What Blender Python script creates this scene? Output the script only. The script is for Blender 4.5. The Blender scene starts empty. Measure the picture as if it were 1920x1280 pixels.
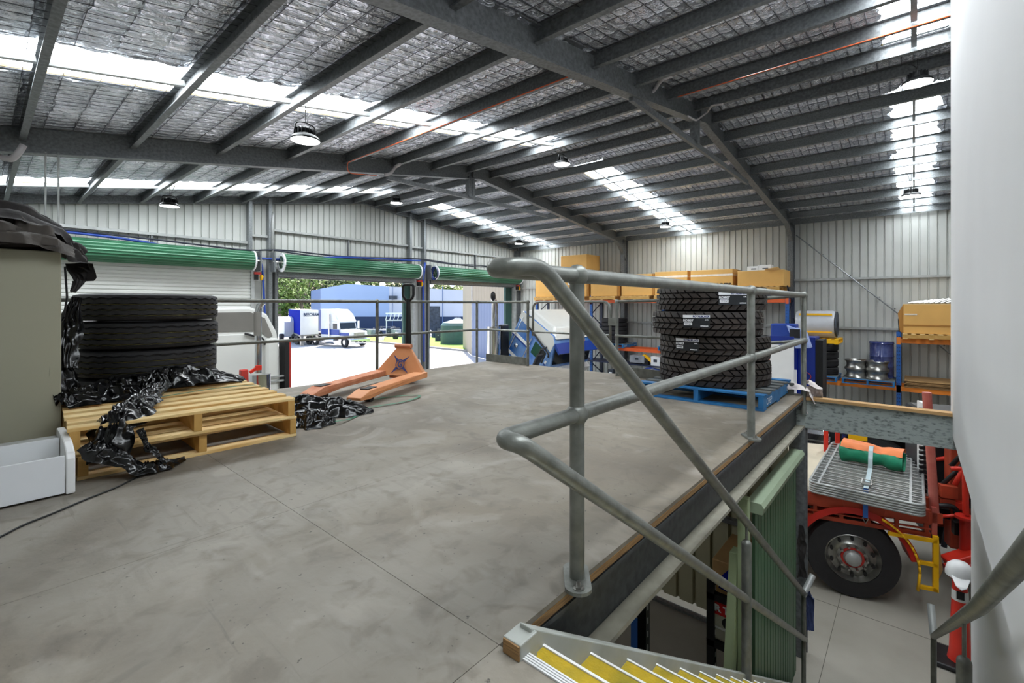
import bpy, math, random
import numpy as np
from mathutils import Vector, Matrix
rnd = random.Random(7)
S = bpy.context.scene
COL = S.collection
PI = math.pi
# ---------------------------------------------------------------- camera, sky, sun, exposure
CZ = 3.7                      # eye height above the workshop floor
FPX, YH, YAW = 869.0, 571.0, math.radians(40.93)
cam = bpy.data.cameras.new('camera'); camo = bpy.data.objects.new('camera', cam); COL.objects.link(camo)
cam.sensor_width = 36; cam.lens = FPX/1920*36; cam.shift_y = (YH-640)/1920; cam.clip_start = .05; cam.clip_end = 600
camo.location = (0, 0, CZ); camo.rotation_euler = (PI/2, 0, YAW-PI/2)
S.camera = camo
W = bpy.data.worlds.new('world'); S.world = W; W.use_nodes = True
nt = W.node_tree; nt.nodes.clear()
wo = nt.nodes.new('ShaderNodeOutputWorld'); bg = nt.nodes.new('ShaderNodeBackground'); sk = nt.nodes.new('ShaderNodeTexSky')
sk.sky_type = 'NISHITA'; sk.sun_disc = False; sk.sun_elevation = math.radians(52); sk.sun_rotation = math.radians(45); sk.air_density = 1.2; sk.dust_density = 1.5
bg.inputs[1].default_value = .3
nt.links.new(sk.outputs[0], bg.inputs[0]); nt.links.new(bg.outputs[0], wo.inputs[0])
sun = bpy.data.lights.new('sun', 'SUN'); sun.energy = 9; sun.angle = math.radians(.6); sun.color = (1, .96, .9)
suno = bpy.data.objects.new('sun', sun); COL.objects.link(suno)
suno.rotation_euler = Vector((-.45, -.5, -1.0)).to_track_quat('-Z', 'Y').to_euler()
S.view_settings.view_transform = 'Standard'; S.view_settings.look = 'None'; S.view_settings.gamma = 1; S.view_settings.exposure = .6
S.view_settings.use_curve_mapping = False
S.cycles.use_denoising = True
S.cycles.max_bounces = 8; S.cycles.diffuse_bounces = 5; S.cycles.glossy_bounces = 4; S.cycles.transparent_max_bounces = 12
S.cycles.sample_clamp_indirect = 8
SKYLIGHT, LAMPLIGHT = 13.0, 26.0

# ---------------------------------------------------------------- survey helpers: a bearing from the photograph cut with a real plane
FW = Vector((math.cos(YAW), math.sin(YAW), 0)); RT = Vector((math.sin(YAW), -math.cos(YAW), 0))
def ray(px, py): return FW + RT*((px-960)/FPX) + Vector((0, 0, (YH-py)/FPX))
C0 = Vector((0, 0, CZ))
def PX(px, py, x): d = ray(px, py); return C0 + d*(x/d.x)
def PY(px, py, y): d = ray(px, py); return C0 + d*(y/d.y)
def PZ(px, py, z): d = ray(px, py); return C0 + d*((z-CZ)/d.z)

# ---------------------------------------------------------------- materials
MAT = {}
def lin(c):
    if isinstance(c, str): c = [int(c[i:i+2], 16)/255 for i in (0, 2, 4)]
    return [x/12.92 if x <= .04045 else ((x+.055)/1.055)**2.4 for x in c]
def mat(name, col, rough=.6, metal=0, var=.12, scale=4, bump=0, bscale=40, col2=None, spec=.5, detail=5, emit=0, trans=0, alpha=1, stretch=None, cont=None, coat=0):
    m = bpy.data.materials.new(name); m.use_nodes = True; t = m.node_tree; b = t.nodes['Principled BSDF']
    c = lin(col); N = t.nodes.new; L = t.links.new
    b.inputs['Roughness'].default_value = rough; b.inputs['Metallic'].default_value = metal
    b.inputs['Specular IOR Level'].default_value = spec
    if coat: b.inputs['Coat Weight'].default_value = coat; b.inputs['Coat Roughness'].default_value = .05
    tc = N('ShaderNodeTexCoord'); mp = N('ShaderNodeMapping'); L(tc.outputs['Object'], mp.inputs[0])
    if stretch: mp.inputs['Scale'].default_value = stretch
    n = N('ShaderNodeTexNoise'); n.inputs['Scale'].default_value = scale; n.inputs['Detail'].default_value = detail; L(mp.outputs[0], n.inputs[0])
    r = N('ShaderNodeValToRGB'); e = r.color_ramp.elements
    lo, hi = (.3, .7) if cont is None else cont
    e[0].position = lo; e[1].position = hi
    c2 = lin(col2) if col2 else [min(1, x*(1+var)) for x in c]; c1 = c if col2 else [x*(1-var) for x in c]
    e[0].color = (*c1, 1); e[1].color = (*c2, 1)
    L(n.outputs['Fac'], r.inputs[0]); L(r.outputs[0], b.inputs['Base Color'])
    if bump:
        n2 = N('ShaderNodeTexNoise'); n2.inputs['Scale'].default_value = bscale; n2.inputs['Detail'].default_value = 4; L(mp.outputs[0], n2.inputs[0])
        bp = N('ShaderNodeBump'); bp.inputs['Strength'].default_value = bump; bp.inputs['Distance'].default_value = .02; L(n2.outputs['Fac'], bp.inputs['Height']); L(bp.outputs[0], b.inputs['Normal'])
    if emit: b.inputs['Emission Color'].default_value = (*c, 1); b.inputs['Emission Strength'].default_value = emit
    if trans: b.inputs['Transmission Weight'].default_value = trans
    if alpha < 1: b.inputs['Alpha'].default_value = alpha
    MAT[name] = m; return m
mat('foil', 'eff3ff', .2, .74, .05, 3)
mat('foil_edge', '7a6c4e', .9, 0, .3, 20)
mat('wire', '4a4a50', .5, .5)
mat('skylight', 'f4fbff', .5, 0, .02, 2, emit=SKYLIGHT)
mat('lens', 'ffffff', .3, 0, .0, 2, emit=LAMPLIGHT)
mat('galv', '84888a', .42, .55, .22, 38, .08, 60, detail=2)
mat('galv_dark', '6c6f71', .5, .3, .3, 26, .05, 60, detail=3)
mat('galv_beam', 'a2aaa8', .6, .15, .5, 46, stretch=(1, .5, 1.2), col2='5a6260', cont=(.5, .72), detail=6)
mat('dusty_lit_steel', '928e80', .8, .1, .2, 9)  # dust tone with the light from above painted into it
mat('beamweb_shade', '4b4e50', .55, .3, .3, 26, .05, 60, detail=3)  # steel coloured darker for the shade inside the recessed channel
mat('groove_shade', '0d0c0d', .8)  # near-black rubber, the shade between tread blocks put into its colour
ORD = ['first', 'second', 'third', 'fourth', 'fifth', 'sixth', 'seventh', 'eighth', 'ninth', 'tenth', 'eleventh']
mat('galv_light', 'a9abaa', .45, .3, .15, 8)
mat('tube', '7f817c', .42, .45, .25, 14, .1, 50)
mat('tube_dark', '6f7069', .5, .4, .25, 14, .1, 50)
mat('wallsheet', 'bbbdb9', .55, .05, .05, 1.5)
mat('whitewall', 'f2f2f3', .8, 0, .03, .8)
mat('greensheet', '4e6e52', .5, .05, .1, 1.2)
mat('greencap', '8d9c83', .55, .05, .08, 3)
mat('creamsheet', 'b7b497', .6, 0, .08, 2)
mat('drumgreen', '2c6044', .3, .2, .12, 3)
mat('curtainwhite', 'd2d3cf', .5, .05, .04, 1.5)
mat('white', 'e8e8e8', .35, 0, .03, 3)
mat('whiteplastic', 'e4e6ea', .4, 0, .02, 3)
mat('beige', 'a8a692', .6, 0, .03, .9)
mat('black', '17171a', .5, 0, .2, 10)
mat('blacksteel', '1a1b1d', .45, .2, .2, 10)
mat('rubber', '222124', .7, 0, .18, 9, .1, 60)
mat('rubber2', '201c1c', .6, 0, .3, 7, .1, 60, col2='362c26')
mat('yellowline', 'a5994a', .7)
mat('pine', 'd2a763', .7, 0, .25, 3, .1, 30, stretch=(1, 7, 7), col2='edd49c')
mat('pine_dark', 'b88c46', .75, 0, .25, 4, .1, 30, stretch=(2, 2, 2), col2='c79c58')
mat('ply', 'ab8453', .7, 0, .4, 10, stretch=(1, 1, 24), col2='6f5438')
mat('bluepaint', '165a90', .6, 0, .3, 7, .1, 30, col2='2a78b2')
mat('bluewood', '4c5a63', .75, 0, .3, 10, stretch=(1, 5, 1), col2='6d6b62')
mat('orange', 'e0602a', .5, 0, .1, 4)
mat('orange2', 'd87a22', .5, 0, .15, 4)
mat('rackblue', '1f56a0', .5, .1, .12, 5)
mat('rackdark', '232c46', .5, .1, .1, 5)
mat('jackorange', 'c97f4c', .5, .05, .2, 3, .05, 20, col2='d89463')
mat('jackworn', 'b0623c', .6, .05, .3, 8, col2='c98a68')
mat('emblem', '2c3470', .6)
mat('card', 'd9a85e', .75, 0, .06, 2)
mat('card_light', 'e6c48c', .75, 0, .05, 2)
mat('card_dark', 'a87432', .8, 0, .08, 2)
mat('tape', 'e9dccb', .2, 0, .1, 10)
mat('chrome', 'd4d6da', .1, 1, .04, 3)
mat('steel', '9b9a96', .3, .9, .2, 10)
mat('red', 'b8261c', .4, .05, .2, 4)
mat('redbright', 'd2301f', .4, .05, .1, 4)
mat('redpale', 'a5473c', .5, .05, .3, 5, col2='c26e62')
mat('deckred', 'a83e24', .5, .05, .25, 5)
mat('yellow', 'f2b705', .45, 0, .05, 4)
mat('yellowtread', 'c7a415', .85, 0, .35, 9, .3, 120, col2='93841f')
mat('alu', 'b9bab8', .35, .6, .1, 10)
mat('stringer', 'b3b6b2', .55, .1, .2, 5, col2='96988f')
mat('deckply', 'cbbfa8', .7, 0, .1, 3)
mat('tarp_green', '1d8a66', .6, 0, .2, 5, .3, 14)
mat('tarp_orange', 'e8834a', .6, 0, .12, 5, .3, 14)
mat('strap', 'aebfc4', .6, 0, .05, 8)
mat('strapblue', '2f63b0', .6)
mat('ragwhite', 'd2c9c8', .85, 0, .1, 20)
mat('ragblue', '39456f', .85, 0, .2, 20)
mat('blackplastic', '060607', .2, 0, .1, 5, .16, 7, spec=.5)
mat('darkcloth', '1f1d1e', .75, 0, .3, 2, .2, 30, col2='373231')
mat('darkcloth2', '4a443f', .75, 0, .25, 2, .2, 30)
mat('greenstrap', '2c7a5c', .45, 0, .1, 8)
mat('truckwhite', 'd6d6d2', .3, 0, .03, 2, coat=.3)
mat('truckgrey', '73706b', .45, 0, .1, 3)
mat('truckblue', '2465b8', .25, .2, .2, 1.6, coat=.5, col2='86a9d8')
mat('navy', '143a8c', .3, .1, .1, 3)
mat('deepblue', '0b1f8c', .95, 0, .1, 3, spec=.05)
mat('cabinetblue', '122f8a', .4, .05, .1, 3)
mat('glass', '0d1412', .06, 0, .1, 2, coat=.5)
mat('darkglass', '161c22', .08, 0, .1, 2)
mat('greenglass', '1b4a38', .1, 0, .1, 2)
mat('clearwrap', 'e6e8ee', .12, 0, .05, 5, .5, 10, alpha=.55)
mat('drumblue', '262f6e', .2, .1, .3, 5, .3, 14, coat=.4, col2='56608f')
mat('pvc', 'b3aeb0', .4, 0, .05, 5)
mat('bluehose', '1c3f96', .45)
mat('hosedark', '1c2130', .5)
mat('redbit', 'b3342c', .5)
mat('asphalt', 'bcb9b8', .9, 0, .1, .3, col2='a9a6a6')
mat('kerb', '8d8a88', .9)
mat('grass', '5d8228', .95, 0, .3, 3, .4, 20, col2='7d9640')
mat('leaf', '33541a', .7, 0, .5, .3, col2='7d9438')
mat('leafdark', '182d16', .8, 0, .4, .3, col2='2c481e')
mat('bark', '8b7f72', .9)
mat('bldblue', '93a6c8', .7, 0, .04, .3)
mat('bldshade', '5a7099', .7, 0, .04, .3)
mat('bldwhite', 'b9bccb', .7, 0, .04, .3)
mat('bldnavy', '1d3152', .7, 0, .05, .3)
mat('shedtan', 'a09380', .7, 0, .05, .5)
mat('shedblue', '727d99', .6, 0, .05, .5)
mat('tankgreen', '2d4f48', .5)
mat('junk1', '666a72', .6, .3, .5, 3)
mat('junk2', '3c424c', .6, .2, .5, 3)
mat('junk3', '9a9da4', .5, .2, .3, 3)
mat('concrete', '8f8a80', .85, 0, .2, 1.2, .1, 90, col2='a19c92')
mat('label', '1d2126', .3)
mat('paper', 'e9eaee', .5)
mat('redpack', 'cc1f22', .4)
mat('plasticyellowed', 'b9b7a5', .5)
mat('redcap', 'e8392a', .35)
mat('palegreen', '9aa882', .5, 0, .08, 3)
mat('paleblue', '9fb0e0', .4)
mat('tan', 'b28d5e', .8, 0, .2, 3)
mat('joint', '57524b', .9)
# mezzanine floor: sheet grain, tyre scuffs, dust and stains with shapes of their own
def floor_material():
    m = mat('floor', 'a19d95', .62, 0, .1, 1.1); t = m.node_tree; b = t.nodes['Principled BSDF']; N = t.nodes.new; L = t.links.new
    tc = [n for n in t.nodes if n.type == 'TEX_COORD'][0]; ramp = [n for n in t.nodes if n.type == 'VALTORGB'][0]
    ramp.color_ramp.elements[0].color = (*lin('6c6356'), 1); ramp.color_ramp.elements[1].color = (*lin('8d8476'), 1)
    prev = ramp.outputs[0]
    def layer(scale, lo, hi, col, amt, st=(1, 1, 1), dist=0, det=6):
        nonlocal prev
        mp = N('ShaderNodeMapping'); mp.inputs['Scale'].default_value = st; L(tc.outputs['Object'], mp.inputs[0]); mp.inputs['Rotation'].default_value = (0, 0, rnd.uniform(-.5, .5) if st == (1, 1, 1) else .0)
        mp.inputs['Location'].default_value = (rnd.uniform(0, 9), rnd.uniform(0, 9), 0)
        n = N('ShaderNodeTexNoise'); n.inputs['Scale'].default_value = scale; n.inputs['Detail'].default_value = det; n.inputs['Distortion'].default_value = dist; L(mp.outputs[0], n.inputs[0])
        r = N('ShaderNodeValToRGB'); r.color_ramp.elements[0].position = lo; r.color_ramp.elements[1].position = hi
        r.color_ramp.elements[0].color = (0, 0, 0, 1); r.color_ramp.elements[1].color = (amt, amt, amt, 1); L(n.outputs['Fac'], r.inputs[0])
        mx = N('ShaderNodeMix'); mx.data_type = 'RGBA'; L(r.outputs[0], mx.inputs['Factor']); L(prev, mx.inputs['A']); mx.inputs['B'].default_value = (*lin(col), 1); prev = mx.outputs['Result']
    layer(1.1, .52, .72, '574e43', .65, dist=.9)
    layer(.55, .48, .62, 'a29d95', .5, dist=.4)
    layer(4, .58, .75, '544d45', .45, dist=1.5)
    layer(3, .68, .72, '5f5952', .35, (9, .5, 1), .3)
    layer(3.5, .7, .74, '5a554e', .3, (.5, 8, 1), .5)
    layer(30, .5, .8, '78726a', .5, (1, .12, 1))
    layer(9, .52, .68, '6a6256', .5, dist=.6)
    layer(2.4, .55, .66, 'a39c92', .45, dist=1.2)
    layer(45, .68, .74, '3c3834', .85)
    L(prev, b.inputs['Base Color'])
    n = N('ShaderNodeTexNoise'); n.inputs['Scale'].default_value = 55; L(tc.outputs['Object'], n.inputs[0])
    bp = N('ShaderNodeBump'); bp.inputs['Strength'].default_value = .12; bp.inputs['Distance'].default_value = .01; L(n.outputs['Fac'], bp.inputs['Height']); L(bp.outputs[0], b.inputs['Normal'])
floor_material()
# quilting of the foil: pads between the mesh wires and sharp creases, as fine relief
def foil_relief():
    t = MAT['foil'].node_tree; N = t.nodes.new; L = t.links.new; b = t.nodes['Principled BSDF']
    tc = N('ShaderNodeTexCoord'); sp = N('ShaderNodeSeparateXYZ'); wb = N('ShaderNodeTexNoise'); wb.inputs['Scale'].default_value = 2.2; L(tc.outputs['Object'], wb.inputs[0]); L(tc.outputs['Object'], sp.inputs[0])
    def math_(op, a, b_=None):
        n = N('ShaderNodeMath'); n.operation = op
        for i, v in enumerate((a, b_)):
            if v is None: continue
            if isinstance(v, (int, float)): n.inputs[i].default_value = v
            else: L(v, n.inputs[i])
        return n.outputs[0]
    w = math_('MULTIPLY', math_('SUBTRACT', wb.outputs['Fac'], .5), 1.6)
    py_ = math_('POWER', math_('ABSOLUTE', math_('SINE', math_('ADD', math_('MULTIPLY', sp.outputs['Y'], PI/.15), w))), .45)
    px_ = math_('POWER', math_('ABSOLUTE', math_('SINE', math_('ADD', math_('MULTIPLY', sp.outputs['X'], PI/.3), w))), .3)
    mp = N('ShaderNodeMapping'); mp.inputs['Scale'].default_value = (1, 1.6, 1); L(tc.outputs['Object'], mp.inputs[0])
    cr = N('ShaderNodeTexNoise'); cr.inputs['Scale'].default_value = 9; cr.inputs['Detail'].default_value = 5; cr.inputs['Distortion'].default_value = 1.4; L(mp.outputs[0], cr.inputs[0])
    ridge = math_('MULTIPLY', math_('ABSOLUTE', math_('SUBTRACT', cr.outputs['Fac'], .5)), 3.2)
    h = math_('ADD', math_('MULTIPLY', py_, px_), math_('MULTIPLY', ridge, -.42))
    bp = N('ShaderNodeBump'); bp.inputs['Strength'].default_value = 1; bp.inputs['Distance'].default_value = .075; bp.invert = True; L(h, bp.inputs['Height']); L(bp.outputs[0], b.inputs['Normal'])
foil_relief()

# ---------------------------------------------------------------- mesh helpers
class MB:
    def __init__(s): s.v = []; s.f = []
    def add(s, vs, fs):
        k = len(s.v); s.v += [tuple(v) for v in vs]; s.f += [tuple(i+k for i in f) for f in fs]; return s
    def box(s, lo, hi, M=None):
        (a, b, c), (d, e, f) = lo, hi
        vs = [Vector(p) for p in ((a, b, c), (d, b, c), (d, e, c), (a, e, c), (a, b, f), (d, b, f), (d, e, f), (a, e, f))]
        if M: vs = [M @ v for v in vs]
        return s.add(vs, [(0, 3, 2, 1), (4, 5, 6, 7), (0, 1, 5, 4), (1, 2, 6, 5), (2, 3, 7, 6), (3, 0, 4, 7)])
    def cbox(s, c, d, M=None):
        return s.box([c[i]-d[i]/2 for i in range(3)], [c[i]+d[i]/2 for i in range(3)], M)
    def bar(s, p, q, w, h, up=(0, 0, 1)):           # rectangular bar from p to q
        p, q, up = Vector(p), Vector(q), Vector(up); d = (q-p).normalized(); a = d.cross(up)
        if a.length < 1e-4: a = d.cross(Vector((1, 0, 0)))
        a.normalize(); b = a.cross(d); vs = []
        for o in (p, q):
            for i, j in ((-1, -1), (1, -1), (1, 1), (-1, 1)): vs.append(o + a*(i*w/2) + b*(j*h/2))
        return s.add(vs, [(0, 1, 2, 3), (7, 6, 5, 4), (0, 4, 5, 1), (1, 5, 6, 2), (2, 6, 7, 3), (3, 7, 4, 0)])
    def prism(s, poly, off):                        # polygon (3-D points) pushed by off
        n = len(poly); off = Vector(off); vs = [Vector(p) for p in poly]; vs += [v+off for v in vs]
        return s.add(vs, [tuple(range(n-1, -1, -1)), tuple(range(n, 2*n))] + [(i, (i+1) % n, n+(i+1) % n, n+i) for i in range(n)])
    def sweep(s, prof, p, q, up=(0, 0, 1), closed=True):   # 2-D profile (a=side, b=up) carried from p to q
        p, q, up = Vector(p), Vector(q), Vector(up); d = (q-p).normalized(); a = d.cross(up).normalized(); b = a.cross(d)
        n = len(prof); vs = [o + a*x + b*y for o in (p, q) for x, y in prof]
        fs = [(i, (i+1) % n, n+(i+1) % n, n+i) for i in range(n if closed else n-1)]
        if closed: fs += [tuple(range(n-1, -1, -1)), tuple(range(n, 2*n))]
        return s.add(vs, fs)
    def tube(s, pts, r, seg=10, caps=True):
        pts = [Vector(p) for p in pts]; n = len(pts); vs = []; a = None
        rs = r if isinstance(r, (list, tuple)) else [r]*n
        for i in range(n):
            d = (pts[min(i+1, n-1)] - pts[max(i-1, 0)]).normalized()
            if a is None: a = d.orthogonal().normalized()
            a = (a - d*a.dot(d)); a = a.normalized() if a.length > 1e-6 else d.orthogonal().normalized(); b = d.cross(a)
            for k in range(seg): t = 2*PI*k/seg; vs.append(pts[i] + (a*math.cos(t)+b*math.sin(t))*rs[i])
        fs = [(i*seg+k, i*seg+(k+1) % seg, (i+1)*seg+(k+1) % seg, (i+1)*seg+k) for i in range(n-1) for k in range(seg)]
        if caps: fs += [tuple(range(seg-1, -1, -1)), tuple(range((n-1)*seg, n*seg))]
        return s.add(vs, fs)
    def lathe(s, prof, c=(0, 0, 0), seg=24, M=None, caps=False):     # prof [(r, z)]
        vs = []; c = Vector(c)
        for r, z in prof:
            for k in range(seg): t = 2*PI*k/seg; v = Vector((r*math.cos(t), r*math.sin(t), z)); vs.append(c + (M @ v if M else v))
        fs = [(i*seg+k, i*seg+(k+1) % seg, (i+1)*seg+(k+1) % seg, (i+1)*seg+k) for i in range(len(prof)-1) for k in range(seg)]
        if caps: fs += [tuple(range(seg-1, -1, -1)), tuple(range((len(prof)-1)*seg, len(prof)*seg))]
        return s.add(vs, fs)
    def ball(s, c, r, seg=12, sq=(1, 1, 1)):
        prof = [(max(1e-4, math.sin(PI*i/8))*r, -math.cos(PI*i/8)*r) for i in range(9)]
        k = len(s.v); s.lathe(prof, (0, 0, 0), seg)
        for i in range(k, len(s.v)): v = s.v[i]; s.v[i] = (c[0]+v[0]*sq[0], c[1]+v[1]*sq[1], c[2]+v[2]*sq[2])
        return s
    def build(s, name, m, parent=None, local=False, smooth=None, kind=None, label=None, bevel=0):
        me = bpy.data.meshes.new(name); vs = s.v
        if parent is not None and not local:
            I = MW(parent).inverted(); vs = [I @ Vector(v) for v in vs]
        me.from_pydata([tuple(v) for v in vs], [], s.f); me.update()
        me.materials.append(MAT[m])
        if smooth:
            me.polygons.foreach_set('use_smooth', [True]*len(me.polygons))
            if smooth < 3: me.set_sharp_from_angle(angle=smooth)
        o = bpy.data.objects.new(name, me); COL.objects.link(o)
        if parent is not None: o.parent = parent
        if kind: o['kind'] = kind
        if label: o['label'] = label
        if bevel:
            b = o.modifiers.new('bevel', 'BEVEL'); b.width = bevel; b.segments = 2; b.limit_method = 'ANGLE'
        return o
def MW(o):
    M = o.matrix_basis.copy()
    while o.parent is not None: o = o.parent; M = o.matrix_basis @ M
    return M
SM = .7
def tag(o, label=None, cat=None, group=None, kind=None):
    if label: o['label'] = label
    if cat: o['category'] = cat
    if group: o['group'] = group
    if kind: o['kind'] = kind
    return o
def thing(name, label, cat, loc=(0, 0, 0), rz=0, group=None, kind=None):
    o = bpy.data.objects.new(name, None); COL.objects.link(o); o.empty_display_size = .1
    o.location = loc; o.rotation_euler = (0, 0, rz); return tag(o, label, cat, group, kind)
def struct(name, loc=(0, 0, 0)): return thing(name, None, None, loc, 0, None, 'structure')
KIDS = {}
def kids(o): return [c for c in bpy.data.objects if c.parent == o]
def copy_tree(o, loc, rz=None, label=None, group=None, tilt=None):
    c = o.copy(); COL.objects.link(c); c.location = loc
    if rz is not None: c.rotation_euler = (tilt[0] if tilt else 0, tilt[1] if tilt else 0, rz)
    if label: c['label'] = label
    if group: c['group'] = group
    for ch in kids(o):
        d = ch.copy(); COL.objects.link(d); d.parent = c
        for g in kids(ch): e = g.copy(); COL.objects.link(e); e.parent = d
    return c
def fillet(pts, r, n=6):
    pts = [Vector(p) for p in pts]; out = [pts[0]]
    for i in range(1, len(pts)-1):
        a, b, c = pts[i-1], pts[i], pts[i+1]; u = (a-b); v = (c-b); k = min(r, u.length*.49, v.length*.49); u.normalize(); v.normalize()
        p, q = b+u*k, b+v*k
        for j in range(n+1): t = j/n; out.append(p*(1-t)**2 + b*2*t*(1-t) + q*t*t)
    return out + [pts[-1]]
def noise2(nx, ny, fx, fy, seed):                    # smooth value noise on a grid, fx/fy cells across
    r = np.random.RandomState(seed); g = r.rand(int(fx)+3, int(fy)+3)
    x = np.linspace(0, fx, nx); y = np.linspace(0, fy, ny); xi = x.astype(int); yi = y.astype(int); u = x-xi; w = y-yi; u = u*u*(3-2*u); w = w*w*(3-2*w)
    a = g[np.ix_(xi, yi)]; b = g[np.ix_(xi+1, yi)]; c = g[np.ix_(xi, yi+1)]; d = g[np.ix_(xi+1, yi+1)]
    return (a*(1-u)[:, None]+b*u[:, None])*(1-w)[None, :] + (c*(1-u)[:, None]+d*u[:, None])*w[None, :]
def grid(mb, P):                                     # P: array (nx, ny, 3)
    nx, ny = P.shape[:2]; k = len(mb.v); mb.v += [tuple(p) for p in P.reshape(-1, 3).tolist()]
    mb.f += [(k+i*ny+j, k+(i+1)*ny+j, k+(i+1)*ny+j+1, k+i*ny+j+1) for i in range(nx-1) for j in range(ny-1)]
    return mb
def text(name, s, size, M, m, parent, wrap=None, bold=0, sx=1):
    """flat print: letters as thin geometry; M places the text plane (x right, y up); wrap = radius bends it round a cylinder"""
    cu = bpy.data.curves.new(name, 'FONT'); cu.body = s; cu.size = size; cu.align_x = 'CENTER'; cu.align_y = 'CENTER'; cu.offset = bold; cu.resolution_u = 2
    o = bpy.data.objects.new('t', cu); COL.objects.link(o); dg = bpy.context.evaluated_depsgraph_get()
    me = bpy.data.meshes.new_from_object(o.evaluated_get(dg)); bpy.data.objects.remove(o)
    for v in me.vertices:
        x, y = v.co.x*sx, v.co.y
        v.co = Vector((wrap*math.sin(x/wrap), y, wrap*math.cos(x/wrap)-wrap)) if wrap else Vector((x, y, 0))
    me.transform(M); me.transform(MW(parent).inverted()); me.materials.clear(); me.materials.append(MAT[m])
    o = bpy.data.objects.new(name, me); COL.objects.link(o); o.parent = parent; return o
def plane_M(loc, right, up):
    r = Vector(right).normalized(); u = Vector(up).normalized(); n = r.cross(u)
    M = Matrix((r, u, n)).transposed().to_4x4(); M.translation = Vector(loc); return M
# ================================================================ THE BUILDING
RX = 9.2
def zb(x): return 5.7+.163*x if x <= RX else 7.2-.114*(x-RX)       # underside of the rafters
def zf(x): return zb(x)+.38                                          # insulation foil
FR = (-3.1, 3.1, 9.2, 15.08)                                         # portal frames
XL, XR, YB, YF = -.25, 18.0, 15.2, -3.1
PX_L = [.4, 1.58, 2.76, 3.95, 5.13, 6.32, 7.5, 8.72]
PX_R = [9.62, 10.55, 11.6, 12.7, 13.8, 14.9, 16.0, 17.1]
ceiling = struct('ceiling')
# --- insulation blankets, quilted by the safety mesh
def foil_panel(x0, x1, y0, y1, seed, torn=0):
    nx = max(6, int((x1-x0)/.055)); ny = max(6, int((y1-y0)/.025))
    x = np.linspace(x0, x1, nx); y = np.linspace(y0, y1, ny); X, Y = np.meshgrid(x, y, indexing='ij')
    w1 = noise2(nx, ny, (x1-x0)*2.5, (y1-y0)*2.5, seed); w2 = noise2(nx, ny, (x1-x0)*9, (y1-y0)*7, seed+1); w3 = noise2(nx, ny, (x1-x0)*18, (y1-y0)*22, seed+2)
    pad = np.abs(np.sin(PI*Y/.15+ (w1-.5)*.5))**.55*np.abs(np.sin(PI*X/.3))**.4
    ed = np.clip(np.minimum(X-x0, x1-X)/.12, 0, 1); Z = np.vectorize(zf)(X) + ed*(-.036*pad + (w2-.5)*.024 + (np.abs(w3-.5)*2)*.01 + (w1-.5)*.02 - .008)
    edge = np.minimum(np.minimum(Y-y0, y1-Y)/.1, 1); Z += (1-edge)*(w2-.3)*.03*torn
    Yd = Y + (1-edge)*(w2-.5)*.14*torn
    return grid(MB(), np.stack([X, Yd, Z], -1)).build('foil_panel', 'foil', ceiling, smooth=3.2)
gaps = [XL-.1] + PX_L + PX_R + [XR+.02]
SKY = [(-.36, .34), (6.05, 6.95), (12.9, 13.75)]
k = 0
for b in range(3):
    y0, y1 = FR[b], FR[b+1]
    s0, s1 = SKY[b]
    for i in range(len(gaps)-1):
        x0, x1 = gaps[i], gaps[i+1]; k += 3
        lit = x1 <= 8.75 or x0 >= 10.5
        if lit:
            foil_panel(x0, x1, y0, s0, k, 1); foil_panel(x0, x1, s1, y1+.1, k+500, 1)
            MB().add([(x0, s0-.03, zf(x0)+.03), (x1, s0-.03, zf(x1)+.03), (x1, s1+.03, zf(x1)+.03), (x0, s1+.03, zf(x0)+.03)], [(0, 1, 2, 3)]).build('skylight_panel', 'skylight', ceiling)
            MB().bar((x0, s1+.015, zf(x0)+.018), (x1, s1+.015, zf(x1)+.018), .02, .03).build('blanket_edge', 'foil_edge', ceiling)
        else: foil_panel(x0, x1, y0, y1+.1, k, 1)
# roof skin above the blankets keeps the daylight out; skylight strips are left open in it
rs = MB()
for lo, hi in ((YF-.3, SKY[0][0]-.03), (SKY[0][1]+.03, SKY[1][0]-.03), (SKY[1][1]+.03, SKY[2][0]-.03), (SKY[2][1]+.03, YB+.6)):
    for a, b in ((XL-.4, RX), (RX, XR+.4)): rs.prism([(a, lo, zf(a)+.09), (b, lo, zf(b)+.09), (b, lo, zf(b)+.12), (a, lo, zf(a)+.12)], (0, hi-lo, 0))
for s0, s1 in SKY: rs.prism([(8.72, s0-.04, zf(8.72)+.09), (RX, s0-.04, zf(RX)+.09), (10.55, s0-.04, zf(10.55)+.09), (10.55, s0-.04, zf(10.55)+.12), (RX, s0-.04, zf(RX)+.12), (8.72, s0-.04, zf(8.72)+.12)], (0, s1-s0+.08, 0))
rs.build('roof_sheeting', 'galv_light', ceiling)
wm = MB()
def wire(p, q, r=.0022):
    wm.bar(p, q, r*2, r*2)
y = YF+.1
while y < YB:
    for a, b in ((XL, RX), (RX, XR)): wire((a, y, zf(a)-.026), (b, y, zf(b)-.026))
    y += .15
x = .0
while x < XR:
    wire((x, YF, zf(x)-.026), (x, YB, zf(x)-.026)); x += .3
wm.build('safety_mesh', 'wire', ceiling, kind='stuff')
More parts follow.
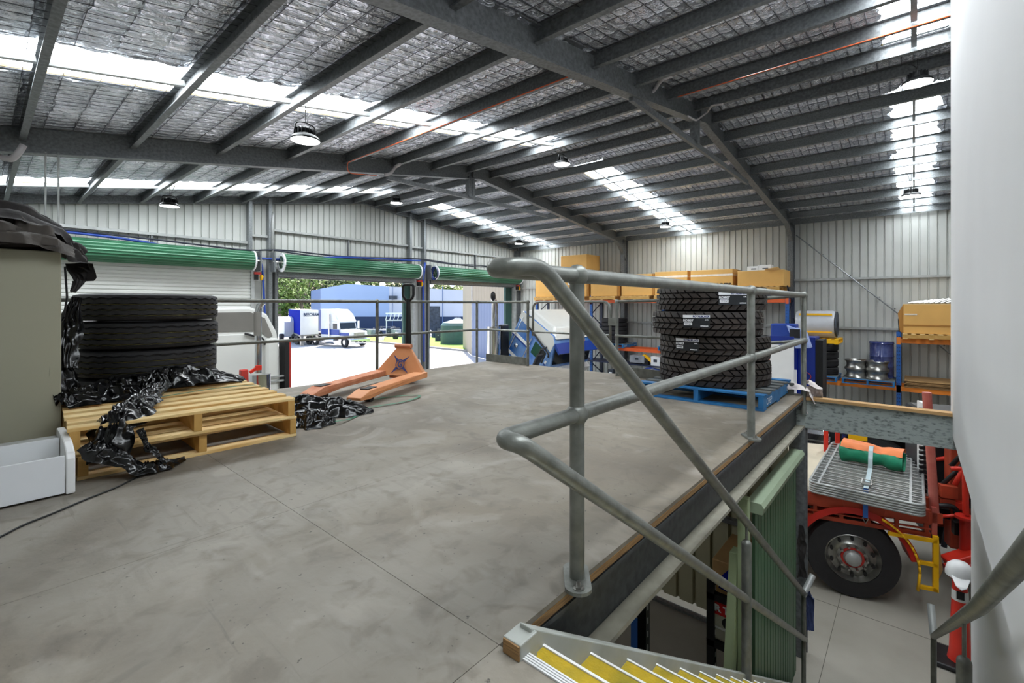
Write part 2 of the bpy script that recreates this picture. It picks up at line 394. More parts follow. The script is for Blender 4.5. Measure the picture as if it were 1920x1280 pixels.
# --- purlins: lipped C sections, one per bay
CP = [(-.035, -.1), (.035, -.1), (.035, -.083), (.03, -.083), (.03, -.094), (-.029, -.094), (-.029, .094), (.035, .094), (.035, .1), (-.035, .1)]
for b in range(3):
    for x in PX_L + PX_R + [17.88, -.12]:
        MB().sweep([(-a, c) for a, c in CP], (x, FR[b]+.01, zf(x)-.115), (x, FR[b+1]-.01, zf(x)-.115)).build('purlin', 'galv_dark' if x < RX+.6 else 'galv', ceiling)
def isec(w, d, tf=.014, tw=.012):
    return [(-w/2, -d/2), (w/2, -d/2), (w/2, -d/2+tf), (tw/2, -d/2+tf), (tw/2, d/2-tf), (w/2, d/2-tf), (w/2, d/2), (-w/2, d/2), (-w/2, d/2-tf), (-tw/2, d/2-tf), (-tw/2, -d/2+tf), (-w/2, -d/2+tf)]
for i, y in enumerate(FR):
    d = .36 if i < 3 else .2
    for a, b in ((XL, RX), (RX, XR-.15)):
        MB().sweep(isec(.15, d), (a, y, zb(a)+d/2+(.36-d)), (b, y, zb(b)+d/2+(.36-d))).build('rafter', 'galv_dark', ceiling)
    if i in (1, 2):
        zt = 6.64 if i == 2 else 6.7
        MB().box((6.2, y-.03, zt-.05), (12.4, y+.03, zt+.05)).build('apex_tie', 'galv_dark', ceiling)
        MB().box((8.75, y-.07, zt), (8.87, y+.07, zb(8.8)+.05)).box((8.95, y-.02, zt-.02), (9.02, y+.05, zb(9)+.05)).build('apex_hanger', 'galv_dark', ceiling)
        MB().box((RX-.3, y-.085, zb(RX)-.01), (RX+.3, y+.085, zb(RX)+.3)).build('apex_bracket', 'galv_dark', ceiling)
        # haunch at the side wall
        MB().prism([(17.85, y-.07, 5.55), (17.85, y-.07, zb(17.85)), (16.9, y-.07, zb(16.9)), (17.2, y-.07, zb(17.2)-.04), (17.55, y-.07, 5.95)], (0, .14, 0)).build('haunch', 'galv_dark', ceiling)
for (yy, a, b) in ((6.27, XL, 8.7), (6.42, 10.55, 17.9), (13.15, XL, 8.7), (13.2, 10.5, 17.9), (0, XL, 8.7), (0, 10.55, 17.9)):
    for x0, x1 in [(p, q) for p, q in zip(gaps[:-1], gaps[1:]) if p >= a-.2 and q <= b+.3]:
        w = .06 if a < 5 else .04
        MB().bar((x0+.04, yy, zf(x0)-.13), (x1-.04, yy, zf(x1)-.13), w, .06 if a < 5 else .04).build('bridging', 'galv_light' if a < 5 and yy > 1 else 'galv', ceiling)

# --- walls of ribbed sheets
def sheet(name, p, along, out, n, zlo, ztop, m, parent, pitch=.2, kind=None):
    along = Vector(along); out = Vector(out); p = Vector(p); mb = MB(); vs = []
    for i in range(n):
        for u, d in ((0, 0), (.156, 0), (.163, .04), (.193, .04)): vs.append((i*pitch+u*pitch/.2, d))
    vs.append((n*pitch, 0)); pts = []
    for u, d in vs:
        q = p+along*u+out*d; pts += [(q.x, q.y, zlo), (q.x, q.y, ztop(q) if callable(ztop) else ztop)]
    mb.add(pts, [(2*i, 2*i+2, 2*i+3, 2*i+1) for i in range(len(vs)-1)])
    return mb.build(name, m, parent, kind=kind)
wall_right = struct('wall_right')
for i in range(23): sheet('wall_sheet', (XR, YF+.8*i, 0), (0, 1, 0), (1, 0, 0), 4, 0, zf(XR)-.02, 'wallsheet', wall_right)
for y in FR:
    for o in (0,):
        MB().sweep(isec(.16, .32), (17.82, y, 0), (17.82, y, zb(17.8)+.2), up=(1, 0, 0)).build('column', 'galv_dark', wall_right)
for b in range(3):
    for z in (4.52, 2.97, 1.4):
        MB().box((17.9, FR[b]+.08, z-.035), (17.985, FR[b+1]-.08, z+.035)).build('girt', 'galv_light', wall_right)
    if b < 2: MB().tube([(17.86, FR[b]+.1 if b == 1 else FR[b+1]-.15, 6.0), (17.86, FR[b+1]-.2 if b == 1 else FR[b]+1.0, 1.0)], .02, 6).build('brace_rod', 'galv', wall_right) if b == 0 else None
for i in range(15): MB().tube([(17.86+.0, 2.95-i*.36, 6.0-i*.36*.96), (17.99, 2.95-i*.36, 6.0-i*.36*.96)], .02, 6).build('brace_clip', 'galv_dark', wall_right)
wall_left = struct('wall_left')
for i in range(23): sheet('wall_sheet', (XL, YF+.8*i, 0), (0, 1, 0), (-1, 0, 0), 4, 0, zf(XL)+.05, 'wallsheet', wall_left)
wall_front = struct('wall_front')
for i in range(23): sheet('wall_sheet', (XL+.8*i, YF-.1, 0), (1, 0, 0), (0, -1, 0), 4, 0, lambda q: zf(q.x)+.05, 'wallsheet', wall_front)
wall_back = struct('wall_back')
def gable(x0, x1, zlo):
    x = x0
    while x < x1-.01:
        n = min(4, round((x1-x)/.2)); sheet('wall_sheet', (x, YB, 0), (1, 0, 0), (0, 1, 0), n, zlo, lambda q: zf(q.x)+.05, 'wallsheet', wall_back); x += n*.2
gable(-.25, .15, 0); gable(.15, 5.35, 4.6); gable(5.35, 6.15, 0); gable(6.15, 11.35, 4.62); gable(11.35, 12.15, 0); gable(12.15, 17.55, 4.62); gable(17.55, 18.15, 0)
for x in (5.35, 5.92, 11.2, 11.9):
    MB().box((x-.05, 14.98, 4.9 if x in (5.35, 11.2) else 0), (x+.05, 15.19, zb(x)+.3)).build('mullion', 'galv', wall_back)
for x0, x1, z in ((XL, 5.3, 5.56), (5.4, 5.87, 5.8), (5.97, 11.15, 6.03), (11.25, 11.85, 6.0), (11.95, 17.9, 6.0)):
    MB().box((x0, 15.08, z-.035), (x1, 15.19, z+.035)).build('girt', 'galv_light', wall_back)
for x, z0, z1 in ((3.0, 5.2, 5.52), (8.6, 5.25, 5.99), (14.9, 5.25, 5.97)):
    MB().box((x-.025, 15.1, z0), (x+.025, 15.19, z1)).build('stud', 'galv_dark', wall_back)
for x0, x1 in ((6.15, 11.35), (12.15, 17.55)):      # jambs and heads round the open doorways
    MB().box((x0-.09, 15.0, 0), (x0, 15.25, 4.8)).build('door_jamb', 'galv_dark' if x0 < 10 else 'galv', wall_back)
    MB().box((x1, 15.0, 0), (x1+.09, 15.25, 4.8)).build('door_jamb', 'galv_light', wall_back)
    MB().box((x0, 15.12, 4.55), (x1, 15.22, 4.75)).build('door_head', 'galv_dark', wall_back)
MB().box((11.02, 15.24, 0), (11.35, 15.34, 4.7)).build('door_jamb', 'tankgreen', wall_back)
MB().box((17.1, 15.24, 0), (17.55, 15.36, 4.7)).build('door_jamb', 'tankgreen', wall_back)
# --- roller doors
def roller_door(n, x0, x1, closed):
    D = struct('door_%d' % n, (0, 0, 0)); c = Vector((0, 14.75, 5.0)); r = .26; prof = []
    for i in range(72):
        t = 2*PI*i/72; rr = r + (.014 if i % 3 == 0 else 0); prof.append((math.cos(t)*rr, math.sin(t)*rr))
    MB().sweep(prof, (x0+.05, c.y, c.z), (x1-.05, c.y, c.z)).build('rolled_curtain', 'drumgreen', D, smooth=.9)
    for x in (x0+.05, x1-.05):
        MB().lathe([(.2, -.02), (.29, -.02), (.29, .02), (.2, .02), (.2, -.02)], (x, c.y, c.z), 28, Matrix.Rotation(PI/2, 3, 'Y')).build('drum_rim', 'whiteplastic', D, smooth=SM)
        w = MB()
        for a in range(6): t = a*PI/3; w.bar((x, c.y, c.z), (x, c.y+.24*math.cos(t), c.z+.24*math.sin(t)), .02, .03)
        w.build('drum_spider', 'steel', D)
    MB().tube([(x0-.2, c.y, c.z), (x1+.2, c.y, c.z)], .03, 8).build('axle', 'steel', D)
    for x in (x0-.16, x1+.16): MB().box((x-.02, 14.7, 4.7), (x+.02, 15.18, 5.3)).build('bracket', 'galv', D)
    if closed:
        mb = MB(); z = 0; vs = []
        while z < 4.8: vs += [(0, z), (.0, z+.055), (.022, z+.07), (.022, z+.09)]; z += .1
        mb.add([p for d, zz in vs for p in ((x0+.02, 15.0+d, zz), (x1-.02, 15.0+d, zz))], [(2*i, 2*i+1, 2*i+3, 2*i+2) for i in range(len(vs)-1)]).build('door_curtain', 'curtainwhite', D)
        for x in (x0-.04, x1+.02): MB().box((x-.05, 14.94, 0), (x+.05, 15.12, 4.75)).build('door_track', 'galv_light', D)
    else:
        MB().box((x0+.04, 14.96, 4.58), (x1-.04, 15.0, 4.8)).build('bottom_rail', 'galv', D)
    return D
roller_door(1, .12, 5.38, True); roller_door(2, 6.1, 11.4, False); roller_door(3, 12.15, 17.6, False)

# --- ground floors
fl = struct('floor'); g0 = MB().box((XL-.2, YF-.2, -.15), (XR+.1, YB+.1, 0)).build('workshop_slab', 'concrete', fl)
for a, b in (((5.6, 0, 0), (5.6, 0, 0)),): pass
MB().box((5.0, -3, .0), (18, -2.995, .002)).box((6.9, -3, 0), (6.905, 15, .002)).box((5, .7, 0), (18, .705, .002)).box((12, -3, 0), (12.005, 15, .002)).build('saw_cut', 'joint', fl)
# --- mezzanine
FZ = 2.75; XE, YE, YFAR = 5.75, .875, 5.42
mez = struct('mezzanine_floor')
gx = [XL, .955, 3.6, XE-.002]; gy = [YE-.0, 2.18, 3.49, 4.8, YFAR]
def fsheet(x0, y0, x1, y1): MB().box((x0+.001, y0+.001, FZ-.018), (x1-.001, y1-.001, FZ)).build('floor_sheet', 'floor', mez)
for i in range(3):
    for j in range(4): fsheet(gx[i], gy[j], gx[i+1], gy[j+1])
for j in range(3): fsheet(XL, YE-1.31*(j+1), .955, YE-1.31*j)
MB().box((XL, YE, FZ-.045), (XE, YFAR, FZ-.0185)).box((XL, YF, FZ-.045), (.955, YE, FZ-.0185)).build('plywood_deck', 'ply', mez)
MB().box((XE-.06, -.26, FZ-.05), (XE+.05, YE, FZ-.02)).build('top_plank', 'tan', mez)
CB = [(.0, -.145), (-.09, -.145), (-.09, -.13), (-.015, -.13), (-.015, .13), (-.09, .13), (-.09, .145), (0, .145)]
MB().sweep([(-a, c) for a, c in CB], (1.0, YE+.09, FZ-.2), (XE, YE+.09, FZ-.2)).build('edge_beam', 'beamweb_shade', mez)
MB().box((1.02, YE-.003, FZ-.349), (XE, YE+.072, FZ-.328)).build('beam_flange', 'dusty_lit_steel', mez)  # paler layer on the flange: dust plus painted light from above
MB().sweep([(-.02, -.15), (0, -.15), (0, .15), (-.02, .15)], (XE-.02, YFAR, FZ-.2), (XE-.02, -.3, FZ-.2)).build('edge_beam', 'galv_beam', mez)
MB().box((XL, YFAR-.02, FZ-.35), (XE, YFAR, FZ-.056)).build('edge_beam', 'galv_dark', mez)
for i in range(9): MB().box((.4+i*.6, YE+.1, FZ-.25), (.45+i*.6, YFAR-.03, FZ-.056)).build('joist', 'galv', mez)
MB().sweep(isec(.15, .15), (5.72, .93, 0), (5.72, .93, FZ-.345), up=(1, 0, 0)).build('column', 'galv_dark', mez)
for p in ((5.6, 5.2), (.9, 5.2)): MB().sweep(isec(.12, .12), (p[0], p[1], 0), (p[0], p[1], FZ-.25), up=(1, 0, 0)).build('column', 'galv_dark', mez)
# --- white lined wall of the upstairs office beside the stair
ww = struct('wall_stair')
MB().box((.95, -.36, 2.52), (6.0, -.262, 7.1)).build('upper_lining', 'whitewall', ww)
MB().box((1.0, -.5, 0), (5.72, -.38, 2.53)).build('lower_lining', 'whitewall', ww)
MB().box((5.9, -3.0, 2.52), (6.0, -.36, 6.2)).build('end_lining', 'whitewall', ww)
# --- partitions under the mezzanine
wu = struct('wall_under_mezzanine')
for i in range(6): sheet('wall_sheet', (5.6, 1.0+.8*i, 0), (0, 1, 0), (1, 0, 0), 4, .12, FZ-.36, 'creamsheet', wu, pitch=.2)
MB().box((5.5, 1.2, 1.25), (5.58, 5.3, 1.3)).box((5.5, 1.2, .03), (5.57, 5.3, .06)).build('partition_rail', 'galv', wu)
sheet('wall_sheet', (XL+.02, 5.3, 0), (1, 0, 0), (0, 1, 0), 28, 0, FZ-.3, 'creamsheet', wu, pitch=.2)
pt = thing('green_partition', 'green ribbed sheet partition with pale capping below the mezzanine edge', 'partition', (4.6, .9, 0))
for i in range(8): sheet('partition_sheet', (3.82+.2*i, .9, 0), (1, 0, 0), (0, 1, 0), 2, 0.0, 2.17, 'greensheet', pt, pitch=.1)
MB().prism([(3.78, .84, 2.15), (3.78, .96, 2.15), (3.78, .97, 2.2), (3.78, .95, 2.23), (3.78, .85, 2.23), (3.78, .83, 2.2)], (1.68, 0, 0)).build('capping', 'greencap', pt)
# ================================================================ GUARDRAILS, GATE AND STAIR
def post(x, y, z0, z1, r, parent, m='tube', plate=True, balls=(), ang=0):
    p = MB().tube([(x, y, z0), (x, y, z1)], r, 16).build('post', m, parent, smooth=SM)
    if plate:
        M = Matrix.Translation((x, y, z0)) @ Matrix.Rotation(ang, 4, 'Z')
        pts = [M @ Vector((math.cos(t)*.04+(.055 if math.cos(t) > 0 else -.055), math.sin(t)*.045, 0)) for t in [2*PI*(i+.5)/20 for i in range(20)]]
        MB().prism(pts, (0, 0, .012)).build('base_plate', m, p)
        for s in (-1, 1):
            c = M @ Vector((s*.065, 0, .012)); MB().lathe([(0.001, .022), (.008, .022), (.008, .01), (.016, .01), (.016, 0)], c, 6).lathe([(.02, 0), (.02, .003), (.001, .003)], c, 12).build('bolt', 'steel', p)
    for z in balls: MB().ball((x, y, z), r*1.5, 18).build('ball_fitting', m, p, smooth=SM)
    return p
ng = thing('guardrail', 'galvanised tube guardrail along the stair opening, its bent ends running down as the stair handrail', 'railing', (1.355, .87, FZ))
NY = .878; RT_, ZT, ZM = .026, 3.80, 3.322
post(1.355, NY, FZ, ZT, .026, ng, 'tube', True, (ZT, ZM), .65)
post(3.617, NY, FZ, ZT, .026, ng, 'tube', True, (ZT, ZM), .65)
post(5.7, NY, FZ-.2, ZT, .026, ng, 'tube', False, (ZT, ZM))
def uz(x): return 3.81-.685*(x-1.05)
top = [(5.7, NY, ZT), (1.0, NY, ZT), (.86, NY-.005, ZT+.0), (.845, NY-.035, ZT), (.86, NY-.07, ZT-.002), (1.03, NY-.075, ZT-.02), (5.2, NY-.075, .915)]
MB().tube(fillet(top[:2]+[(.925, NY, ZT), (.925, NY-.075, ZT), (1.05, NY-.075, ZT+.01), (5.25, NY-.075, .895)], .07, 8), RT_, 16).build('top_rail', 'tube', ng, smooth=3.2)
MB().tube(fillet([(5.7, NY, ZM), (.965, NY, ZM), (.965, NY-.075, ZM), (5.3, NY-.075, .43)], .035, 6), RT_, 16).build('middle_rail', 'tube', ng, smooth=3.2)
p = post(3.2, NY-.075, 1.29, 2.18, .03, ng, 'tube', False); MB().ball((3.2, NY-.075, 2.18), .03, 14).tube([(3.2, NY-.075, 2.18), (3.2, NY-.075, 2.32)], .008, 8).build('rail_pin', 'tube', p, smooth=SM)
post(5.22, NY-.075, 0, .93, .02, ng, 'tube_dark', False)
MB().tube([(5.2, NY-.07, .9), (5.36, NY-.13, 1.05)], .028, 14).build('return_end', 'galv_light', ng, smooth=SM)
rr = thing('handrail', 'galvanised stair handrail in front of the white office wall', 'railing', (5.2, -.13, 0))
q0, q1, q2 = Vector((.9, -.165, 3.48)), Vector((2.0, -.15, 2.78)), Vector((5.25, -.125, .92))
MB().tube([q0, q1, q2], .0215, 16).build('top_rail', 'tube_dark', rr, smooth=3.2)
MB().tube([(1.0, -.17, 2.98), (2.0, -.15, 2.33), (5.25, -.125, .42)], .019, 14).build('middle_rail', 'tube_dark', rr, smooth=3.2)
p = MB().tube([(2.55, -.15, 1.6), (2.55, -.15, 2.29)], .024, 14).ball((2.55, -.15, 2.29), .024).build('post', 'tube_dark', rr, smooth=SM)
MB().tube([(2.55, -.15, 2.29), (2.55, -.15, 2.46)], .007, 8).build('rail_pin', 'tube_dark', p)
MB().tube([(5.25, -.125, 0), (5.25, -.125, .93)], .02, 14).build('post', 'tube_dark', rr, smooth=SM)
MB().tube([(5.25, -.125, .93), (5.38, -.11, 1.12)], .026, 14).build('return_end', 'galv_light', rr, smooth=SM)
# far side
FY, FX_, ZF_, ZG = 5.47, 5.6, 3.742, 3.285
fg = thing('guardrail', 'dark galvanised two-rail guardrail along the far edge, facing the open doorways', 'railing', (3.5, FY, FZ))
for x in (-.1, 1.6, 3.53, 5.42): post(x, FY, FZ-.2, ZF_, .021, fg, 'tube_dark', False, (ZF_, ZG))
MB().tube([(XL, FY, ZF_), (5.42, FY, ZF_)], .02, 12).build('top_rail', 'tube_dark', fg, smooth=SM)
MB().tube([(XL, FY, ZG), (5.42, FY, ZG)], .018, 12).build('middle_rail', 'tube_dark', fg, smooth=SM)
sg = thing('guardrail', 'galvanised guardrail on the side of the platform facing the pallet racks', 'railing', (5.6, 3, FZ))
for y in (4.53, 3.0): post(FX_, y, FZ-.05, ZF_, .021, sg, 'tube_dark' if y > 4 else 'tube', False, (ZF_, ZG))
MB().tube([(5.42, FY, ZF_), (FX_, 5.3, ZF_), (FX_, 4.53, ZF_)], .02, 12).tube([(FX_, 3.0, ZF_), (FX_, 1.2, ZF_+.03), (5.7, NY, ZT)], .02, 12).build('top_rail', 'tube_dark', sg, smooth=SM)
MB().tube([(5.42, FY, ZG), (FX_, 5.3, ZG), (FX_, 4.53, ZG)], .018, 12).tube([(FX_, 3.0, ZG), (FX_, 1.2, ZG), (5.7, NY, ZM)], .018, 12).build('middle_rail', 'tube', sg, smooth=SM)
for a, b in ((4.55, 5.45), (.95, 2.98)): MB().box((5.615, a, FZ+.0), (5.625, b, FZ+.125)).build('kick_plate', 'tube_dark', sg)
sw = thing('safety_gate', 'round-cornered tube gate between two posts, in front of the tilted blue truck', 'gate', (5.6, 3.1, FZ))
g = fillet([(FX_, 4.43, 3.22), (FX_, 4.43, ZF_), (FX_, 3.1, ZF_), (FX_, 3.1, 3.2)], .13, 7)
MB().tube(g, .018, 12).build('gate_frame', 'tube', sw, smooth=3.2)
MB().tube([(FX_, 4.43, ZG), (FX_, 3.1, ZG)], .016, 12).build('gate_bar', 'tube', sw, smooth=SM)
MB().box((5.58, 3.0, 3.42), (5.62, 3.12, 3.52)).build('hinge', 'tube', sw); MB().box((5.585, 4.43, 3.5), (5.615, 4.52, 3.52)).build('latch', 'tube', sw)
# stair
st = thing('staircase', 'steel staircase with yellow gritted treads beside the platform edge', 'staircase', (1, .4, 0))
SL = .661
for nm, y0, y1 in (('left', .80, .84), ('right', -.16, -.12)):
    zt = lambda x: 2.783-SL*(x-1.037)
    pl = [(1.0, zt(1.0)), (5.15, zt(5.15)), (5.15, 0), (4.7, 0), (1.0, zt(1.0)-.33)]
    MB().prism([(x, y0, z) for x, z in pl], (0, y1-y0, 0)).build('stringer', 'stringer', st, bevel=.004)
    MB().box((.945, y0-.01, 2.69), (1.02, y1+.012, 2.793)).build('stringer_end', 'stringer', st, bevel=.004)
    MB().box((.94, y0-.008, 2.752), (.945, y1+.008, 2.79)).build('worn_end', 'ply', st)
nb = MB()
for j in range(4): nb.box((.955+.008*j, -.12, 2.73), (.960+.008*j, .795, 2.7545))
nb.build('edge_nosing', 'white', st)
for i in range(16):
    f = 1.062+.2565*i; z = 2.724-.1685*i; bk = f-.3 if i else .965
    t = MB().box((bk, -.12, z-.035), (f, .80, z)).build('tread', 'alu', st, label='aluminium tread')
    MB().box((f-.09, -.115, z), (f-.008, .798, z+.0025)).build('grip_insert', 'yellowtread', t, label='worn yellow anti-slip strip')
    nb = MB().box((f-.007, -.12, z-.02), (f+.001, .8, z+.006))
    for j in range(3): nb.box((f-.125+j*.0115, -.118, z), (f-.117+j*.0115, .798, z+.004))
    nb.build('nosing', 'white', t)
# ================================================================ PALLETS
def pallet(label, wood, wood2, nb=7, W_=1.165, group=None, top=None):
    T = thing('pallet', label, 'pallet', (0, 0, 0), 0, group); h = W_/2; r = random.Random(len(label))
    for i in range(nb):
        w = .1; y = -h+w/2+i*(W_-w)/(nb-1)
        MB().box((-h-r.uniform(0, .006), y-w/2, .125+r.uniform(-.001, .001)), (h+r.uniform(0, .006), y+w/2, .143)).build('board', top if top and 0 < i < nb-1 else wood, T, local=True, bevel=.002)
    for x in (-h+.024, 0, h-.024): MB().box((x-.022, -h, .02), (x+.022, h, .125)).build('stringer', wood2, T, local=True, bevel=.002)
    for y in (-h+.05, 0, h-.05): MB().box((-h, y-.05, 0), (h, y+.05, .019)).build('board', wood, T, local=True, bevel=.002)
    return T
pp = pallet('bare pine pallet lying on the floor, lower of two stacked under black wrap', 'pine', 'pine_dark', 7)
pp.location = (.945, 3.975, FZ); pp.rotation_euler = (0, 0, -.02)
p2 = copy_tree(pp, (.93, 3.94, FZ+.1445), -.055, 'bare pine pallet on top of another, black wrap trailing over it')
p3_ = copy_tree(pp, (.93, 5.0, FZ), 0, 'pine pallet under the stack of ribbed black tyres, mostly hidden')
bp_ = pallet('blue painted pallet carrying the stack of blocky truck tyres', 'bluepaint', 'bluepaint', 7, 1.19, top='bluewood'); bp_.location = (5.16, 1.6, FZ); bp_.rotation_euler = (0, 0, PI/2)
text('stencil', 'CHEP', .085, plane_M((4.76, 1.002, FZ+.07), (1, 0, 0), (0, 0, 1)), 'white', bp_)
text('stencil', 'CHEP', .07, plane_M((5.6, 1.002, FZ+.07), (1, 0, 0), (0, 0, 1)), 'white', bp_)
# ================================================================ TYRES
def steer_tyre(label, R=.49, w=.215, seg=120, lines=True, group=None, m='rubber'):
    T = thing('tyre', label, 'tyre', (0, 0, 0), 0, group); gz = [-.3, -.1, .1, .3]; prof = []
    prof += [(.55, -.42, 0), (.56, -.46, 0), (.72, -.5, 0), (.9, -.48, 0), (.975, -.43, 0)]
    for g in gz: prof += [(1, (g-.035), 1), (.968, (g-.028), 1), (.968, (g+.028), 1), (1, (g+.035), 1)]
    prof += [(.975, .43, 0), (.9, .48, 0), (.72, .5, 0), (.56, .46, 0), (.55, .42, 0)]
    vs = []
    for r, z, zz in prof:
        for k in range(seg):
            t = 2*PI*k/seg; dz = (.018 if (k//2) % 2 else -.018)*zz if seg > 60 else 0
            vs.append((R*r*math.cos(t), R*r*math.sin(t), w/2+w*(z+dz)))
    n = len(prof); fs = [(i*seg+k, i*seg+(k+1) % seg, (i+1)*seg+(k+1) % seg, (i+1)*seg+k) for i in range(n-1) for k in range(seg)]
    MB().add(vs, fs).build('tread', m, T, local=True, smooth=.6)
    MB().lathe([(R*.56, w*.08), (R*.52, w*.15), (R*.56, w*.5), (R*.52, w*.85), (R*.56, w*.92)], seg=32).build('bead', m, T, local=True, smooth=SM)
    if lines:
        for g in (-.1, .1, -.3): MB().lathe([(R*.9695, w*(.5+g)-.0014), (R*.9715, w*(.5+g)), (R*.9695, w*(.5+g)+.0014)], seg=72).build('moulding_line', 'yellowline', T, local=True)
    return T
ty = steer_tyre('ribbed black truck tyre with yellow moulding lines, topmost of the left stack')
names = ['topmost', 'second from the top', 'third from the top', 'fourth from the top', 'lowest']
z = 3.79-.217
ty.location = (.965, 4.93, z)
tops = [ty]
for i in range(1, 4):
    z -= .2185 if i > 1 else .222
    tops.append(copy_tree(ty, (.965+(.006, -.004, .01)[i-1], 4.93+(.012, .02, .01)[i-1], z), i*1.3, 'ribbed black truck tyre with yellow moulding lines, %s of the left stack' % names[i] if i < 3 else 'ribbed black truck tyre at the bottom of the left stack, half hidden by wrap'))
def drive_tyre(label, R=.545, w=.25):
    T = thing('tyre', label, 'tyre'); n = 40
    MB().lathe([(R*.56, w*.04), (R*.75, 0), (R*.91, .012), (R*.94, .02), (R*.948, .05), (R*.948, w-.05), (R*.94, w-.02), (R*.91, w-.012), (R*.75, w), (R*.56, w*.96)], seg=92).build('carcass', 'groove_shade', T, local=True, smooth=.6)
    MB().lathe([(R*.56, w*.96), (R*.53, w*.85), (R*.56, w*.5), (R*.53, w*.15), (R*.56, w*.04)], seg=40).build('bead', 'rubber', T, local=True, smooth=SM)
    b = MB(); rows = [(.01, .064, 0, .45, .0), (.073, .12, .45, .95, .25), (.129, .176, .95, .45, .25), (.185, w-.01, .45, .0, .0)]
    P = 2*PI/n
    for k in range(n):
        for z0, z1, s0, s1, sh in rows:
            z0 *= w/.25; z1 *= w/.25 if z1 < w-.02 else 1
            t0 = k*P; cs = []
            for rr in (R*.94, R):
                ins = .0 if rr < R*.97 else .003
                for (tt, zz) in ((t0+P*(s0+.1)+sh*P, z0+ins), (t0+P*(s0+.9)+sh*P, z0+ins), (t0+P*(s1+.9)+sh*P, z1-ins), (t0+P*(s1+.1)+sh*P, z1-ins)):
                    edge = .985 if (zz < .02 or zz > w-.02) and rr == R else 1
                    cs.append((rr*edge*math.cos(tt), rr*edge*math.sin(tt), zz))
            b.add(cs, [(4, 5, 6, 7), (0, 1, 5, 4), (1, 2, 6, 5), (2, 3, 7, 6), (3, 0, 4, 7)])
    b.build('tread_blocks', 'rubber2', T, local=True)
    return T
dt = drive_tyre('chunky block-tread truck tyre, topmost on the blue pallet, label half behind the rail post')
DW = .2475; DZ = FZ+.143
cfg = [(5.16, 1.66, 3, .3, 'topmost on the blue pallet, label half behind the rail post'), (5.1, 1.68, 2, .9, 'second from the top on the blue pallet'), (5.18, 1.63, 1, 1.9, 'third from the top on the blue pallet'), (5.15, 1.62, 0, 2.5, 'lowest, resting on the blue pallet')]
DT = []
for i, (x, y, lv, a, lb) in enumerate(cfg):
    o = dt if i == 0 else copy_tree(dt, (0, 0, 0)); o.location = (x, y, DZ+lv*DW); o.rotation_euler = (0, 0, a); o['label'] = 'chunky block-tread truck tyre, '+lb; DT.append(o)
bpy.context.view_layer.update()
def tyre_label(o, ang, dz, hw=.125, tilt=0, torn=False):    # sticker wrapped round the tread
    c = o.location; R = .549; n = Vector((math.cos(ang), math.sin(ang), 0)); right = Vector((-math.sin(ang), math.cos(ang), 0)); up = Vector((0, 0, 1))
    def patch(nm, x0, x1, z0, z1, m, rr):
        mb = MB(); vs = []
        for i in range(13):
            x = x0+(x1-x0)*i/12; a = ang + x/R
            for zz in (z0, z1): vs.append((c.x+rr*math.cos(a), c.y+rr*math.sin(a), c.z+dz+zz+x*tilt))
        f = [(2*i, 2*i+2, 2*i+3, 2*i+1) for i in range(12)]
        return mb.add(vs, f).build(nm, m, o)
    patch('label', -hw, hw, -.062, .062, 'label', R); patch('label_strip', -hw, hw, .034, .062, 'paper', R+.0012); patch('label_box', -hw+.01, -hw+.09, -.04, -.012, 'paper', R+.0012)
    def txt(s, size, x, z, m, sx=1):
        a = ang+x/R; nn = Vector((math.cos(a), math.sin(a), 0)); rt = Vector((-math.sin(a), math.cos(a), 0))
        text('lettering', s, size, plane_M(c+nn*(R+.0022)+up*(dz+z+x*tilt), rt+up*tilt, up), m, o, wrap=R, bold=.0012, sx=sx)
    txt('RD807', .03, -hw+.052, .008, 'paper', 1.15); txt('ROYALBLACK', .024, .045, .047, 'emblem', 1.0)
    txt('315/80R22.5', .012, -hw+.05, -.026, 'label'); txt('ROYALBLACK', .011, hw-.05, -.045, 'paper'); txt('18 PR', .013, hw-.03, .015, 'paper')
def ang_for(o, px, py):     # bearing of the camera ray's hit on the tyre
    d = ray(px, py); d2 = Vector((d.x, d.y)); c = Vector((o.location.x, o.location.y)); A = d2.dot(d2); B = -2*d2.dot(c); Cc = c.dot(c)-.549**2
    s = (-B-math.sqrt(max(0, B*B-4*A*Cc)))/(2*A); h = d2*s-c; return math.atan2(h.y, h.x)
tyre_label(DT[0], ang_for(DT[0], 1376, 570), .125, .14)
tyre_label(DT[1], ang_for(DT[1], 1305, 617), .15)
tyre_label(DT[2], ang_for(DT[2], 1287, 665), .16)
# ================================================================ PALLET TRUCK
pj = thing('pallet_truck', 'orange hand pallet truck with blue star emblem parked beside the black wrap', 'pallet truck', (3.33, 4.68, FZ), math.radians(203))
for s in (-1, 1):
    y = s*.27; f = MB().prism([(-.05, y-.08, .085), (-.05, y-.08, .15), (1.08, y-.08, .13), (1.25, y-.07, .085), (1.25, y-.07, .06), (1.1, y-.08, .045), (.8, y-.08, .075)], (0, .16, 0)).build('fork', 'jackorange' if s > 0 else 'jackworn', pj, local=True, bevel=.006)
    MB().box((.93, y-.045, .131), (1.08, y+.045, .1385)).build('roller_slot', 'black', f, local=True)
    MB().lathe([(.001, -.035), (.036, -.035), (.036, .035), (.001, .035)], (1.0, y, .037), 20, Matrix.Rotation(PI/2, 3, 'X')).build('load_roller', 'blacksteel', f, local=True, smooth=SM)
MB().prism([(.02, -.3, .1), (.02, .3, .1), (.0, .3, .15), (-.08, .09, .42), (-.08, -.09, .42), (.0, -.3, .15)], (-.02, 0, .01)).build('front_plate', 'jackorange', pj, local=True)
